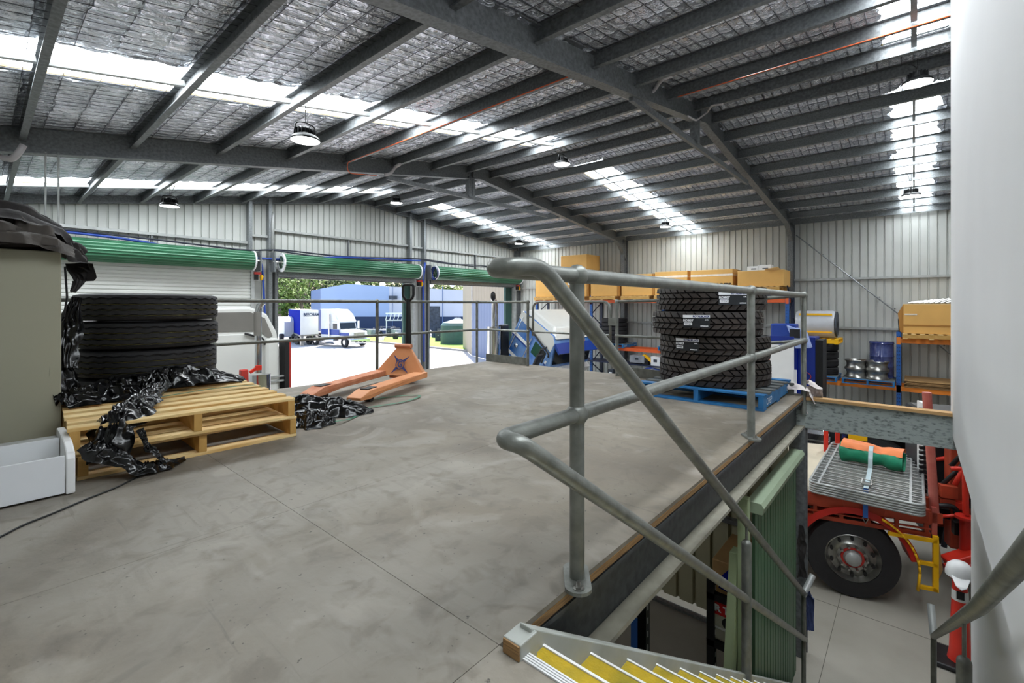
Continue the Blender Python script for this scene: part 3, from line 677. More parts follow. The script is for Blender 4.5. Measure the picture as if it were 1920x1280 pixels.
for s in (-1, 1): MB().prism([(.02, s*.3, .1), (.0, s*.3, .16), (-.08, s*.09, .42), (-.15, s*.09, .4), (-.13, s*.26, .16), (-.13, s*.3, .1)], (0, -s*.012, 0)).build('side_gusset', 'jackorange', pj, local=True)
MB().box((-.16, -.16, .06), (-.03, .16, .16)).build('axle_block', 'jackworn', pj, local=True)
MB().tube([(-.09, -.11, .445), (-.09, .11, .445)], .028, 14).build('top_tube', 'jackworn', pj, local=True, smooth=SM)
MB().box((-.3, -.06, .08), (-.13, .06, .24)).lathe([(.001, -.06), (.08, -.06), (.08, .06), (.001, .06)], (-.22, 0, .08), 24, Matrix.Rotation(PI/2, 3, 'X')).tube([(-.2, 0, .2), (-.2, 0, .38)], .04, 12).build('pump_and_steer_wheel', 'blacksteel', pj, local=True, smooth=SM)
h = MB().tube([(-.2, .0, .3), (-.2, 0, 1.02)], [.045, .026], 12).build('handle_shaft', 'blacksteel', pj, local=True, smooth=SM)
MB().tube(fillet([(-.2, 0, .98), (-.2, -.075, 1.05), (-.2, -.075, 1.2), (-.2, .075, 1.2), (-.2, .075, 1.05), (-.2, 0, .98)], .04, 5), .017, 10).build('grip_loop', 'blacksteel', h, local=True, smooth=3.2)
# emblem on the sloping plate: ring, four spikes, letter
bx = Vector((0, 1, 0)); by = Vector((-.08, 0, .27)).normalized(); n_ = bx.cross(by).normalized()
cen = Vector((-.022, 0, .225)) + Vector((.008, 0, .003)); em = MB()
def ep(x, y): return cen + bx*x + by*y + (n_ if n_.x > 0 else -n_)*.006
for k in range(24):
    a, b = 2*PI*k/24, 2*PI*(k+1)/24
    em.add([ep(.062*math.cos(a), .062*math.sin(a)), ep(.062*math.cos(b), .062*math.sin(b)), ep(.05*math.cos(b), .05*math.sin(b)), ep(.05*math.cos(a), .05*math.sin(a))], [(0, 1, 2, 3)])
for a in (.75, 2.3, 3.95, 5.6):
    L_ = .16; em.add([ep(.058*math.cos(a-.33), .058*math.sin(a-.33)), ep(L_*math.cos(a), L_*math.sin(a)), ep(.058*math.cos(a+.33), .058*math.sin(a+.33))], [(0, 1, 2)])
em.build('emblem', 'emblem', pj, local=True)
Mw = MW(pj); nl = (n_ if n_.x > 0 else -n_)
rt = (Mw.to_3x3() @ (by.cross(nl))); text('emblem_letter', 'G', .11, plane_M(Mw @ (cen+nl*.0065), rt, Mw.to_3x3() @ by), 'emblem', pj, bold=.004, sx=.8)
# ================================================================ WRAP, STRAPS, CLOTHS
def crumple(name, label, cat, pts, wid, hgt, seed, m, parent=None, nx=90, ny=34, group=None, fold=7, part=None, root=None):
    P = [Vector(p) for p in pts]; L_ = [0]
    for a, b in zip(P[:-1], P[1:]): L_.append(L_[-1]+(b-a).length)
    n1 = noise2(nx, ny, fold, 3, seed); n2 = noise2(nx, ny, fold*2, 6, seed+1); n3 = noise2(nx, ny, fold*2.5, 15, seed+2); A = np.zeros((nx, ny, 3))
    for i in range(nx):
        s = L_[-1]*i/(nx-1); k = max(j for j in range(len(L_)) if L_[j] <= s+1e-9); k = min(k, len(P)-2); t = (s-L_[k])/(L_[k+1]-L_[k]); q = P[k].lerp(P[k+1], t)
        d = (P[k+1]-P[k]).normalized(); side = d.cross(Vector((0, 0, 1))); side = side.normalized() if side.length > .2 else Vector((RT.x, RT.y, 0)); u = side.cross(d).normalized()
        w = np.interp(i/(nx-1)*(len(wid)-1), range(len(wid)), wid); hh = np.interp(i/(nx-1)*(len(hgt)-1), range(len(hgt)), hgt)
        for j in range(ny):
            v = j/(ny-1)*2-1; prof = (1-abs(v)**2.2); e = abs(math.sin((n1[i, j]*3+v*2.3)*PI))
            r = 1+ (n1[i, j]-.5)*.5
            off = side*(v*w/2*r+(n2[i, j]-.5)*w*.14) + u*(hh*prof*(.35+.65*e) + (n2[i, j]-.5)*hh*.35*prof + (n3[i, j]-.5)*min(.03, hh*.3)*max(prof, .2))
            A[i, j] = q+off
    mb = grid(MB(), A)
    o = mb.build(name, m, root, smooth=3.2)
    if label: tag(o, label, cat, group)
    return o
wr = thing('plastic_wrap', 'long crumpled black stretch wrap heaped on the pine pallets and hanging to the floor', 'plastic wrap', (.6, 3.6, FZ))
zt = FZ+.29
crumple('wrap_fold', None, None, [(.32, 4.15, zt+.0), (.6, 4.3, zt+.02), (.9, 4.35, zt+.03)], [.2, .45, .3], [.08, .12, .06], 11, 'blackplastic', root=wr)
crumple('wrap_fold', None, None, [(.75, 4.3, zt+.03), (1.05, 4.4, zt+.04), (1.3, 4.45, zt+.04), (1.5, 4.45, zt), (1.62, 4.4, zt-.12)], [.2, .4, .35, .2, .05], [.1, .14, .1, .05, .01], 12, 'blackplastic', root=wr)
crumple('wrap_fold', None, None, [(.85, 4.15, zt+.08), (.8, 3.9, zt+.05), (.62, 3.6, zt+.02), (.5, 3.4, zt-.05), (.47, 3.32, zt-.2)], [.16, .13, .2, .24, .18], [.1, .07, .07, .08, .06], 13, 'blackplastic', root=wr, fold=11)
crumple('wrap_fold', None, None, [(.4, 3.36, zt-.1), (.44, 3.32, zt-.16), (.52, 3.26, FZ+.08), (.58, 3.24, FZ+.02), (.75, 3.3, FZ+.01), (.82, 3.34, FZ+.01)], [.25, .22, .1, .16, .1, .03], [.06, .07, .05, .05, .04, .02], 14, 'blackplastic', root=wr, fold=9)
crumple('wrap_fold', None, None, [(.6, 3.33, zt-.05), (.63, 3.3, zt-.15), (.64, 3.27, FZ+.12), (.7, 3.26, FZ+.04)], [.05, .03, .05, .04], [.03, .02, .03, .02], 15, 'blackplastic', root=wr, fold=9)
crumple('wrap_fold', None, None, [(.42, 4.38, FZ+.3), (.37, 4.42, FZ+.5), (.4, 4.48, FZ+.75), (.47, 4.62, FZ+1.0)], [.22, .2, .16, .06], [.06, .06, .05, .02], 16, 'blackplastic', root=wr, fold=5)
crumple('plastic_wrap', 'crumpled black stretch wrap on the floor between pallets and pallet truck', 'plastic wrap', [(1.72, 4.1, FZ+.005), (1.85, 3.95, FZ+.005), (2.0, 3.85, FZ+.005), (2.15, 3.7, FZ+.005), (2.3, 3.62, FZ+.003)], [.3, .5, .55, .35, .05], [.12, .17, .15, .1, .02], 21, 'blackplastic', fold=6)
crumple('plastic_wrap', 'small shiny heap of black wrap beside the lower pine pallet corner', 'plastic wrap', [(1.66, 3.72, FZ+.004), (1.78, 3.55, FZ+.004), (1.88, 3.5, FZ+.003)], [.15, .34, .08], [.07, .11, .03], 22, 'blackplastic', fold=5, nx=60)
def ribbon(pts, w=.016, t=.0012, r=.05): return MB(), fillet(pts, r)
def strap_obj(name, label, cat, pts, w, m, r=.08, up=(0, 0, 1)):
    P = fillet(pts, r, 6); mb = MB()
    for a, b in zip(P[:-1], P[1:]): mb.bar(a, b+(b-a)*.02, w, .0015, up)
    return tag(mb.build(name, m), label, cat)
strap_obj('strapping', 'green strapping band across the top of the pine pallets', 'strap', [(.83, 4.0, zt+.012), (1.2, 4.05, zt+.02), (1.5, 4.0, zt+.015), (1.68, 4.05, FZ+.1), (1.9, 4.5, FZ+.02), (2.15, 4.7, FZ+.01)], .02, 'greenstrap')
strap_obj('strapping', 'green strapping band curling out from under the pallet truck fork', 'strap', [(2.0, 3.9, FZ+.03), (2.25, 3.78, FZ+.012), (2.75, 3.72, FZ+.01), (3.05, 3.85, FZ+.015), (2.8, 4.05, FZ+.01), (2.5, 4.05, FZ+.01)], .025, 'greenstrap', .2)
strap_obj('strapping', 'short green strapping end beside the black wrap on the floor', 'strap', [(1.85, 3.45, FZ+.03), (2.0, 3.5, FZ+.01), (2.12, 3.58, FZ+.005)], .02, 'greenstrap')
P = [PZ(*q, FZ+.006) for q in ((-40, 1025), (5, 1004), (40, 985), (100, 962), (160, 936), (215, 915), (245, 900), (268, 888))]
tag(MB().tube(fillet(P, .1), .0045, 8).build('cord', 'blacksteel', smooth=3.2), 'thin black cord snaking across the floor from white tray to pallets', 'cord')
# beige cabinet and what lies over it
cb = thing('cabinet', 'tall plain beige metal cabinet with dark tarpaulins thrown over its top', 'cabinet', (0.05, 4.4, FZ))
MB().box((XL+.03, 4.15, FZ+.0), (.354, 4.75, 4.04)).build('body', 'beige', cb, bevel=.006)
MB().box((.3, 4.146, 3.25), (.352, 4.149, 3.3)).build('latch', 'beige', cb)
tp = thing('tarpaulin', 'dark folded tarpaulins heaped over the beige cabinet', 'tarpaulin', (.1, 4.3, 4.05))
crumple('tarpaulin_fold', None, None, [(-.22, 4.2, 4.02), (.0, 4.2, 4.06), (.2, 4.22, 4.06), (.38, 4.25, 4.0)], [.5, .6, .55, .3], [.2, .2, .17, .1], 31, 'darkcloth2', root=tp, fold=4)
crumple('tarpaulin_fold', None, None, [(-.22, 4.35, 4.22), (.1, 4.4, 4.22), (.3, 4.45, 4.16), (.46, 4.5, 4.03)], [.6, .6, .4, .25], [.16, .14, .12, .08], 32, 'darkcloth', root=tp, fold=3)
crumple('tarpaulin_fold', None, None, [(-.22, 4.1, 4.0), (-.05, 4.1, 4.03), (.15, 4.11, 4.06), (.33, 4.12, 4.07)], [.2, .25, .2, .12], [.1, .1, .1, .07], 34, 'darkcloth2', root=tp, fold=3)
crumple('tarpaulin_fold', None, None, [(.4, 4.3, 4.1), (.44, 4.28, 3.98), (.46, 4.27, 3.86), (.42, 4.25, 3.78)], [.2, .2, .16, .04], [.05, .06, .04, .02], 33, 'darkcloth', root=tp, fold=3)
MB().tube([(.375, 4.2, 3.95), (.385, 4.2, 3.75), (.37, 4.2, 3.62)], .006, 6).build('tie_cord', 'blacksteel', tp)
tr = thing('storage_tray', 'long white plastic housing with open tray on the floor by the cabinet', 'tray', (.1, 3.4, FZ))
MB().box((XL+.02, 3.19, FZ+.012), (.285, 3.2, FZ+.2)).build('front_panel', 'whiteplastic', tr, bevel=.003)
MB().box((XL+.02, 3.2, FZ+.01), (.285, 3.44, FZ+.08)).build('tray_floor', 'plasticyellowed', tr)
MB().box((XL+.02, 3.44, FZ+.01), (.285, 3.455, FZ+.24)).build('back_panel', 'whiteplastic', tr)
MB().box((XL+.02, 3.46, FZ+.01), (.285, 3.6, FZ+.225)).build('channel', 'galv_light', tr)
pr = [(3.185, FZ+.005), (3.185, FZ+.18), (3.2, FZ+.21), (3.3, FZ+.245), (3.5, FZ+.262), (3.62, FZ+.262), (3.62, FZ+.005)]
MB().prism([(.288, y, z) for y, z in pr], (.035, 0, 0)).build('end_cap', 'white', tr, bevel=.006)
# small things on the platform corner
crumple('rag', 'white cloth rag draped over the platform corner by the rail post', 'rag', [(5.62, 1.02, FZ+.06), (5.66, .93, FZ+.07), (5.72, .86, FZ+.04), (5.74, .83, FZ-.08), (5.74, .82, FZ-.2)], [.12, .2, .16, .2, .06], [.06, .05, .04, .03, .02], 41, 'ragwhite', nx=50, ny=20, fold=4)
crumple('rag', 'second white rag knotted round the rail post and hanging beside it', 'rag', [(5.74, .86, FZ+.12), (5.77, .8, FZ+.08), (5.8, .78, FZ-.02), (5.8, .77, FZ-.1)], [.1, .2, .2, .14], [.05, .05, .03, .02], 42, 'ragwhite', nx=50, ny=20, fold=4)
crumple('rag', 'blue rag tied to the foot of the stair handrail', 'rag', [(5.2, NY-.1, .93), (5.24, NY-.11, .88), (5.26, NY-.12, .72), (5.26, NY-.12, .55)], [.1, .1, .08, .07], [.05, .04, .03, .02], 43, 'ragblue', nx=40, ny=20, fold=3)
# ================================================================ LAMPS AND CONDUIT
LM = [(2.85, 6.1, 5.89, 'nearest in the left bay'), (2.73, 12.2, 5.85, 'above the closed roller door'), (8.79, 6.1, 6.93, 'under the ridge, between the two portal frames'), (8.56, 12.2, 6.88, 'under the ridge in front of the gable wall'), (14.5, 12.2, 6.2, 'above the tilted blue truck, near the far corner'), (14.66, 6.1, 6.24, 'above the cardboard boxes in the middle bay'), (9.2, -.04, 7.02, 'nearest the white wall'), (14.0, .05, 6.2, 'in front of the skylight beside the white wall')]
def high_bay(x, y, z, lb):
    T = thing('pendant_lamp', 'round high-bay pendant lamp '+lb, 'lamp', (x, y, z))
    MB().lathe([(.001, .16), (.06, .16), (.09, .13), (.1, .07), (.165, .03), (.185, 0), (.18, -.02)], seg=28).build('housing', 'blacksteel', T, local=True, smooth=.5)
    fn = MB()
    for k in range(16): a = 2*PI*k/16; fn.bar((.08*math.cos(a), .08*math.sin(a), .09), (.13*math.cos(a), .13*math.sin(a), .09), .006, .09)
    fn.build('cooling_fins', 'blacksteel', T, local=True)
    MB().lathe([(.001, -.018), (.165, -.018), (.178, -.01)], seg=28).build('lens', 'lens', T, local=True, label='glowing white lens')
    MB().tube(fillet([(-.15, 0, .03), (-.13, 0, .2), (0, 0, .23), (.13, 0, .2), (.15, 0, .03)], .05), .009, 8).build('bracket', 'blacksteel', T, local=True, smooth=3.2)
    top = zf(x)-.21-z
    MB().tube([(0, 0, .23), (0, 0, top)], .005, 6).build('hanger', 'blacksteel', T, local=True)
    MB().tube(fillet([(0.02, 0, .2), (.05, .03, (top+.2)*.5), (.12, .1, top)], .1), .005, 6).build('cable', 'blacksteel', T, local=True)
for l in LM: high_bay(*l)
def conduit(name, label, cat, pts, r, m, rad=.12, seg=8): return tag(MB().tube(fillet([Vector(p) for p in pts], rad, 5), r, seg).build(name, m, smooth=3.2), label, cat)
y1 = 3.0; zz = 6.72
conduit('conduit', 'grey flexible conduit curling round the nearest rafter at its apex', 'conduit', [PY(1150, 172, 3.35), PY(1195, 190, 3.3), PY(1225, 172, 3.1), PY(1240, 148, 2.9), PY(1300, 130, 2.6), PY(1345, 112, 2.3)], .03, 'pvc', .1, 10)
conduit('conduit', 'white looped conduit under the apex hanger of the nearest frame', 'conduit', [PY(1290, 218, 2.85), PY(1305, 226, 2.95), PY(1325, 212, 2.9), PY(1335, 197, 2.7), PY(1355, 195, 2.5)], .016, 'pvc', .08)
conduit('conduit', 'grey looped conduit at the left end of the second rafter', 'conduit', [PY(0, 294, 9.0), PY(22, 300, 8.9), PY(36, 285, 8.8), PY(44, 272, 8.8)], .04, 'pvc', .2)
conduit('conduit', 'white conduit bending down where the tie meets the second rafter', 'conduit', [PY(722, 328, 9.0), PY(733, 325, 9.0), PY(742, 312, 9.0), PY(750, 308, 8.6)], .035, 'pvc', .15)
conduit('conduit', 'thin orange cable clipped along a purlin over the platform', 'cable', [(5.05, 3.3, zb(5.05)+.15), (5.08, 9.0, zb(5.08)+.15), (5.2, 9.15, zb(5.1)-.02), (5.9, 9.15, zb(5.9)-.05)], .008, 'orange')
conduit('conduit', 'thin orange cable clipped to a purlin near the white wall', 'cable', [(7.45, 2.9, zb(7.5)+.15), (7.44, -.9, zb(7.5)+.15)], .008, 'orange')
conduit('conduit', 'blue air hose strung above the closed roller door', 'hose', [(0, 14.95, 5.42), (2.0, 14.95, 5.38), (3.0, 14.95, 5.3), (4.3, 14.95, 5.03), (5.6, 14.9, 5.1), (6.2, 14.9, 5.1), (8.2, 14.95, 4.95+.4), (11.6, 14.9, 5.45)], .032, 'bluehose', .8)
conduit('conduit', 'dark air hose running over all three roller doors', 'hose', [(0, 14.98, 5.48), (2.6, 14.98, 5.42), (5.3, 14.95, 5.3), (6.1, 14.95, 5.42), (8.3, 14.98, 5.36), (11.6, 14.95, 5.55), (14.6, 14.98, 5.4), (17.6, 14.98, 5.55)], .024, 'hosedark', .8)
conduit('conduit', 'second dark air hose sagging above the two open doorways', 'hose', [(6.0, 14.92, 5.38), (7.5, 14.94, 5.28), (8.6, 14.95, 5.3), (10.5, 14.94, 5.35), (11.7, 14.9, 5.5), (13.2, 14.95, 5.42), (14.8, 14.95, 5.5), (17.4, 14.98, 5.42)], .024, 'hosedark', .6)
conduit('conduit', 'blue air hose dropping down the pier left of the middle doorway', 'hose', [(5.55, 14.93, 5.1), (5.65, 14.93, 4.9), (5.68, 14.93, 4.5), (5.75, 14.93, 3.0), (5.78, 14.93, 1.2)], .03, 'bluehose', .2)
conduit('conduit', 'blue air hose dropping down the pier between the open doorways', 'hose', [(11.85, 14.93, 5.4), (11.75, 14.93, 4.7), (11.78, 14.93, 3.5), (11.8, 14.93, 1.4)], .045, 'bluehose', .2)
tag(MB().tube(fillet([(6.0, 15.0, 7.0-.45), (5.98, 14.98, 6.3), (5.98, 14.98, 5.2)], .15), .05, 8).build('conduit', 'galv_light', smooth=3.2), 'pale grey conduit bending from the rafter down the gable mullion', 'conduit')
for x, lb in ((5.55, 'on the pier beside the closed roller door'), (11.62, 'on the pier between the two open doorways'), (17.7, 'at the far corner jamb')):
    T = thing('air_regulator', 'small red and yellow air regulator '+lb, 'regulator', (x, 14.95, 4.55))
    MB().box((-.13, -.07, .06), (.06, .07, .13)).build('regulator_cap', 'redbit', T, local=True); MB().box((-.12, -.07, -.1), (-.02, .07, .06)).build('filter_bowl', 'blacksteel', T, local=True)
    MB().lathe([(.001, -.12), (.05, -.1), (.06, .0), (.05, .05), (.001, .06)], (.1, 0, 0), 14).build('gauge', 'yellow', T, local=True, smooth=SM); MB().box((-.2, 0, -.14), (.2, .12, -.1)).build('shelf_bracket', 'galv_light', T, local=True)
T = thing('hose_reel', 'air hose wound on a round reel above the pier between open doorways', 'hose reel', (12.1, 14.55, 4.95))
for k in range(5): MB().tube([(.02*k-.1, .2*math.cos(a)*(1-.05*k), (.27-.02*k)*math.sin(a)) for a in [2*PI*i/24 for i in range(25)]], .018, 6).build('hose_coil', 'bluehose' if k % 2 else 'hosedark', T, local=True, smooth=3.2)
tag(MB().tube([(.62, 9.15, 5.83), (.62, 9.15, 4.6)], .012, 6).build('hand_chain', 'galv_light'), 'thin hanging door chain above the cabinet, left one', 'chain')
tag(MB().tube([(.75, 9.15, 5.85), (.75, 9.15, 4.6)], .012, 6).build('hand_chain', 'galv_light'), 'thin hanging door chain above the cabinet, right one', 'chain')
# floor-level boxes at the pier foot
T = thing('air_fitting', 'cluster of small white taps and fittings at the pier between doorways', 'tap', (11.4, 14.95, 1.0))
MB().lathe([(.001, 0), (.08, 0), (.08, .25), (.001, .25)], seg=12).build('valve', 'white', T, local=True); MB().tube(fillet([(-.05, 0, .2), (-.05, 0, .5), (.2, 0, .5), (.2, 0, .1)], .1), .025, 8).build('loop_pipe', 'white', T, local=True)
# ================================================================ PALLET RACKING ALONG THE SIDE WALL
RF, RB = 16.75, 17.6
rk = thing('pallet_rack', 'blue and orange pallet racking along the ribbed side wall, behind the big tyres', 'pallet rack', (17.2, 8, 0))
rk2 = thing('pallet_rack', 'blue and orange pallet racking on the right, holding wheels and boards', 'pallet rack', (17.2, 0, 0))
def upright(y, root, h=4.2):
    for x, m in ((RF, 'rackblue'), (RB, 'rackdark')): 
        u = MB().box((x-.04, y-.05, 0), (x+.04, y+.05, h)).build('upright', m, root)
        if x == RF: 
            hb = MB()
            for k in range(int(h/.1)): hb.box((x-.0415, y-.028, .1*k), (x-.0405, y-.014, .1*k+.03)).box((x-.0415, y+.014, .1*k), (x-.0405, y+.028, .1*k+.03))
            hb.build('slot_row', 'black', u, kind='stuff')
    z = .3
    while z < h-.6: MB().bar((RF, y, z), (RB, y, z+.5), .03, .03).build('brace', 'rackdark', root); MB().bar((RB, y, z+.5), (RF, y, z+1.0), .03, .03).build('brace', 'rackdark', root); z += 1.0
def beam(y0, y1, z, root, m='orange'):
    for x in (RF, RB):
        MB().box((x-.03, y0, z-.06), (x+.03, y1, z+.06)).build('beam', m, root)
    for y in (y0, y1): MB().box((RF-.045, y-.045, z-.1), (RF-.035, y+.045, z+.1)).build('beam_connector', m, root)
for y in (13.0, 10.15, 7.05, 4.3, 3.0+.02): upright(y, rk, 4.1)
for a, b in ((10.15, 13.0), (7.05, 10.15), (4.3, 7.05), (3.02, 4.3)):
    for z in (3.83, 1.94): beam(a, b, z, rk)
for y in (2.86, .32, -2.6): upright(y, rk2, 2.95 if y < 2 else 2.95)
beam(.32, 2.86, 1.37, rk2, 'orange2'); beam(-2.6, .32, 1.37, rk2, 'orange2'); beam(-2.6, .32, 2.7, rk2, 'orange2')
def carton(y0, y1, h, z, label, d=1.05, side=None, tape=True, flap=False, x0=16.62, m='card', group='large cartons on pallets along the top of the racking'):
    T = thing('cardboard_box', label, 'box', (x0+d/2, (y0+y1)/2, z), 0, group); w = (y1-y0)/2
    MB().box((-d/2, -w, 0), (d/2, w, h)).build('carton', m, T, local=True, bevel=.008)
    MB().box((-d/2-.002, -w, h-.012), (d/2, -.004, h+.006)).box((-d/2-.002, .004, h-.012), (d/2, w, h+.006)).build('flaps', 'card_light', T, local=True)
    if tape: MB().box((-d/2-.004, -w, h*.74), (-d/2-.001, w, h*.82)).box((-d/2-.004, -w-.004, h*.74), (d/2, -w-.001, h*.8)).build('tape', 'tape', T, local=True)
    if flap: MB().prism([(-d/2, -w*.2, h), (-d/2, -w*.9, h), (-d/2-.16, -w*.8, h+.07), (-d/2-.16, -w*.3, h+.02)], (0, 0, .01)).build('open_flap', 'card_light', T, local=True)
    return T
def rack_pallet(y, z, label, src, x=17.05, rz=0):
    return copy_tree(src, (x, y, z), rz, label)
ys = [(11.78, 13.0, .85, 'tan carton on the top rack level, leftmost, half behind the stair rail bend'), (10.3, 11.55, .9, 'tan carton on the top rack level under a second tall carton'), (8.9, 10.1, .82, 'tan carton with small pale label, second right of the two-high cartons'), (7.45, 8.7, .82, 'tan carton with a dark rounded edge, left of the taped ones'), (6.12, 7.33, .87, 'tan carton closed with glossy tape, left of the printed one'), (4.6, 6.0, .86, 'tan carton printed with dark capital letters and taped'), (3.1, 4.45, .52, 'low open tan carton under two small white boxes')]
for i, (a, b, h_, lb) in enumerate(ys):
    zc = 3.9+.145 if i < 6 else 4.29
    rp = rack_pallet((a+b)/2, 3.89 if i < 6 else 4.14, 'pine pallet on the top rack beam, '+('leftmost in the row', 'under the two-high cartons', 'under the carton with a small pale label', 'under the plain carton left of the taped ones', 'under the carton with glossy tape', 'under the printed carton', 'under the low open carton')[i], pp)
    T = carton(a, b, h_, zc, lb, tape=i in (4, 5), flap=i == 6)
    if i == 5: bpy.context.view_layer.update(); text('print', 'MDPARTS', .22, plane_M((16.61, 5.12, zc+.3), (0, -1, 0), (0, 0, 1)), 'label', T, bold=.008)
    if i in (1, 2, 3): MB().box((-.53, .2, .5), (-.526, .3, .6)).build('paper_label', 'paper', T, local=True)
    if i in (0, 1, 2, 3): MB().tube([(-.49, -(b-a)/2-.05, 0), (-.49, -(b-a)/2-.05, h_)], .06, 10).build('edge_roll', 'card_dark', T, local=True)
MB().box((16.7, 3.1, 3.9), (17.6, 4.45, 4.1)).build('support_board', 'rackdark', rk)
carton(10.3, 11.6, .85, 4.955, 'second tan carton stacked high at the end of the row', tape=False, m='card')
for y, w, lb in ((4.0, .17, 'small white box with dark print, left of two on the low open carton'), (3.66, .19, 'small white box, right of two on the low open carton')):
    T = thing('small_box', lb, 'box', (16.9, y, 4.82)); MB().box((-.2, -w, 0), (.2, w, .14 if w < .18 else .17)).build('carton', 'white', T, local=True, bevel=.004); MB().box((-.202, -w*.6, .03), (-.2, w*.3, .07)).build('print', 'junk1', T, local=True)
# middle level: tyre stacks on blue pallets
st2 = steer_tyre('plain black truck tyre in the stack on the lower rack beam', R=.52, w=.165, seg=40, lines=False)
lev = ['lowest', 'second from the bottom', 'third from the bottom', 'fourth from the bottom', 'fifth from the bottom', 'topmost']
bpc = copy_tree(bp_, (17.15, 9.2, 2.0), PI/2, 'blue pallet on the lower rack beam under a tall stack of tyres')
for i in range(6):
    lb = 'plain black truck tyre, %s of the stack behind the safety gate' % lev[i]
    o = st2 if i == 0 else copy_tree(st2, (0, 0, 0)); o.location = (17.15, 9.3, 2.144+.168*i); o['label'] = lb
bpc = copy_tree(bp_, (17.15, 6.6, 2.0), PI/2, 'blue pallet on the lower rack beam behind the block-tread tyres')
for i in range(6): copy_tree(st2, (17.15, 6.65, 2.144+.168*i), .5*i, 'plain black truck tyre, %s of the stack half hidden by block-tread tyres' % lev[i])
st3 = steer_tyre('dark truck tyre in the stack beside the blue cabinet', R=.52, w=.235, seg=60, lines=False)
bq = copy_tree(bp_, (17.05, 2.3, 1.43), PI/2, 'blue pallet under four tyres beside the blue cabinet')
for i in range(4):
    o = st3 if i == 0 else copy_tree(st3, (0, 0, 0)); o.location = (17.15, 2.25, 1.574+.24*i); o['label'] = 'black truck tyre, %s of four beside the blue cabinet' % lev[i].replace('fourth from the bottom', 'topmost')
yp = copy_tree(pp, (17.05, 2.25, 2.535), 0, 'pale pallet lying on the tyre stack under the wrapped roll')
for c in kids(yp): c.data = c.data.copy(); c.data.materials[0] = MAT['yellow']
yp['label'] = 'yellow pallet lying on the tyre stack under the wrapped roll'
T = thing('wrapped_roll', 'fat roll wrapped in clear film with yellow bands on the yellow pallet', 'roll', (17.1, 2.3, 2.68))
RX_ = Matrix.Rotation(PI/2, 3, 'X')
MB().lathe([(.001, -.5), (.4, -.5), (.42, -.45), (.42, .45), (.4, .5), (.001, .5)], (0, 0, .42), 28, RX_).build('film_roll', 'clearwrap', T, local=True, smooth=SM)
MB().lathe([(.3, -.49), (.34, -.49), (.34, .49), (.3, .49)], (0, 0, .42), 24, RX_).build('core', 'junk3', T, local=True, smooth=SM)
for zz_, a in ((.72, 0), (.2, 0)): MB().box((-.36, -.45, zz_-.03), (-.31 if zz_ > .5 else -.35, .4, zz_+.03)).build('band', 'yellow', T, local=True)
MB().lathe([(.1, 0), (.38, 0), (.38, .03), (.1, .03)], (0, -.52, .42), 24, RX_).build('end_disc', 'junk2', T, local=True)
bw = copy_tree(bp_, (17.05, .99, 1.43), PI/2, 'blue pallet carrying polished wheel rims and the blue drum')
def rim(x, y, z, lb):
    T = thing('wheel_rim', lb, 'wheel rim', (x, y, z))
    MB().lathe([(.28, 0), (.29, .01), (.275, .03), (.25, .06), (.235, .1), (.235, .15), (.25, .19), (.275, .22), (.29, .24), (.28, .25), (.26, .22), (.22, .16), (.22, .1), (.265, .02), (.28, 0)], seg=36).build('barrel', 'steel', T, local=True, smooth=.9)
    MB().lathe([(.06, .2), (.12, .21), (.2, .16), (.235, .13)], seg=36).build('disc', 'steel', T, local=True, smooth=.9)
    hb = MB()
    for k in range(10): a = 2*PI*k/10; hb.lathe([(.001, 0), (.02, 0), (.02, .005), (.001, .005)], (.17*math.cos(a), .17*math.sin(a), .19), 8)
    hb.build('hand_holes', 'black', T, local=True, kind='stuff')
for i, (x, y) in enumerate(((16.95, 1.28), (16.92, .8))):
    for j in range(2): rim(x, y, 1.58+.255*j, 'polished steel wheel rim, %s of the %s pair on the blue pallet' % (('lower', 'upper')[j], ('left', 'right')[i]))
T = thing('oil_drum', 'blue steel drum wrapped in film behind the polished wheel rims', 'drum', (17.4, .72, 1.575))
MB().lathe([(.001, 0), (.29, 0), (.3, .02), (.285, .04), (.285, .3), (.295, .32), (.285, .34), (.285, .6), (.295, .62), (.285, .64), (.285, .98), (.3, 1.0), (.29, 1.02), (.001, .99)], seg=32).build('drum_body', 'drumblue', T, local=True, smooth=.6)
MB().lathe([(.001, 1.02), (.29, 1.02), (.29, 1.05), (.001, 1.05)], seg=32).build('lid', 'drumblue', T, local=True)
for i in range(7):
    tag(MB().box((16.7+.02*(i % 3), -2.4+.05*i, 1.435+.028*i), (17.85-.03*(i % 2), .2-.03*(i % 3), 1.455+.028*i)).build('plywood_sheet', 'tan' if i > 3 else 'ply'), 'thin brown board, %s from the bottom of the pile on the right rack' % ORD[i], 'board', 'thin boards in the pile on the right-hand rack')
rp = copy_tree(pp, (17.05, -.35, 2.77), 0, 'pine pallet on the upper right rack beam under the big carton')
T = carton(-.95, .22, .8, 2.915, 'big mustard cardboard box beside the white wall, silver parts piled in it', tape=False, group=None)
MB().box((-.535, -.58, .2), (-.53, .58, .24)).build('fold_line', 'card_dark', T, local=True); MB().box((-.536, .3, .5), (-.53, .56, .54)).build('tape_end', 'tape', T, local=True)
MB().prism([(-.53, .585, 0), (-.53, .585, .8), (-.45, .7, .55), (-.45, .66, .05)], (.3, 0, 0)).build('open_flap', 'card_dark', T, local=True)
for i in range(8):
    a = MB(); y = .12-.11*i; a.tube([(16.75, y, 3.725), (16.8, y-.28, 3.78+.012*i)], .045, 10)
    tag(a.build('duct_piece', 'steel', smooth=SM), 'short shiny silver tube on the mustard box, %s from the left' % ORD[i], 'tube', 'silver tubes lying on the mustard box')
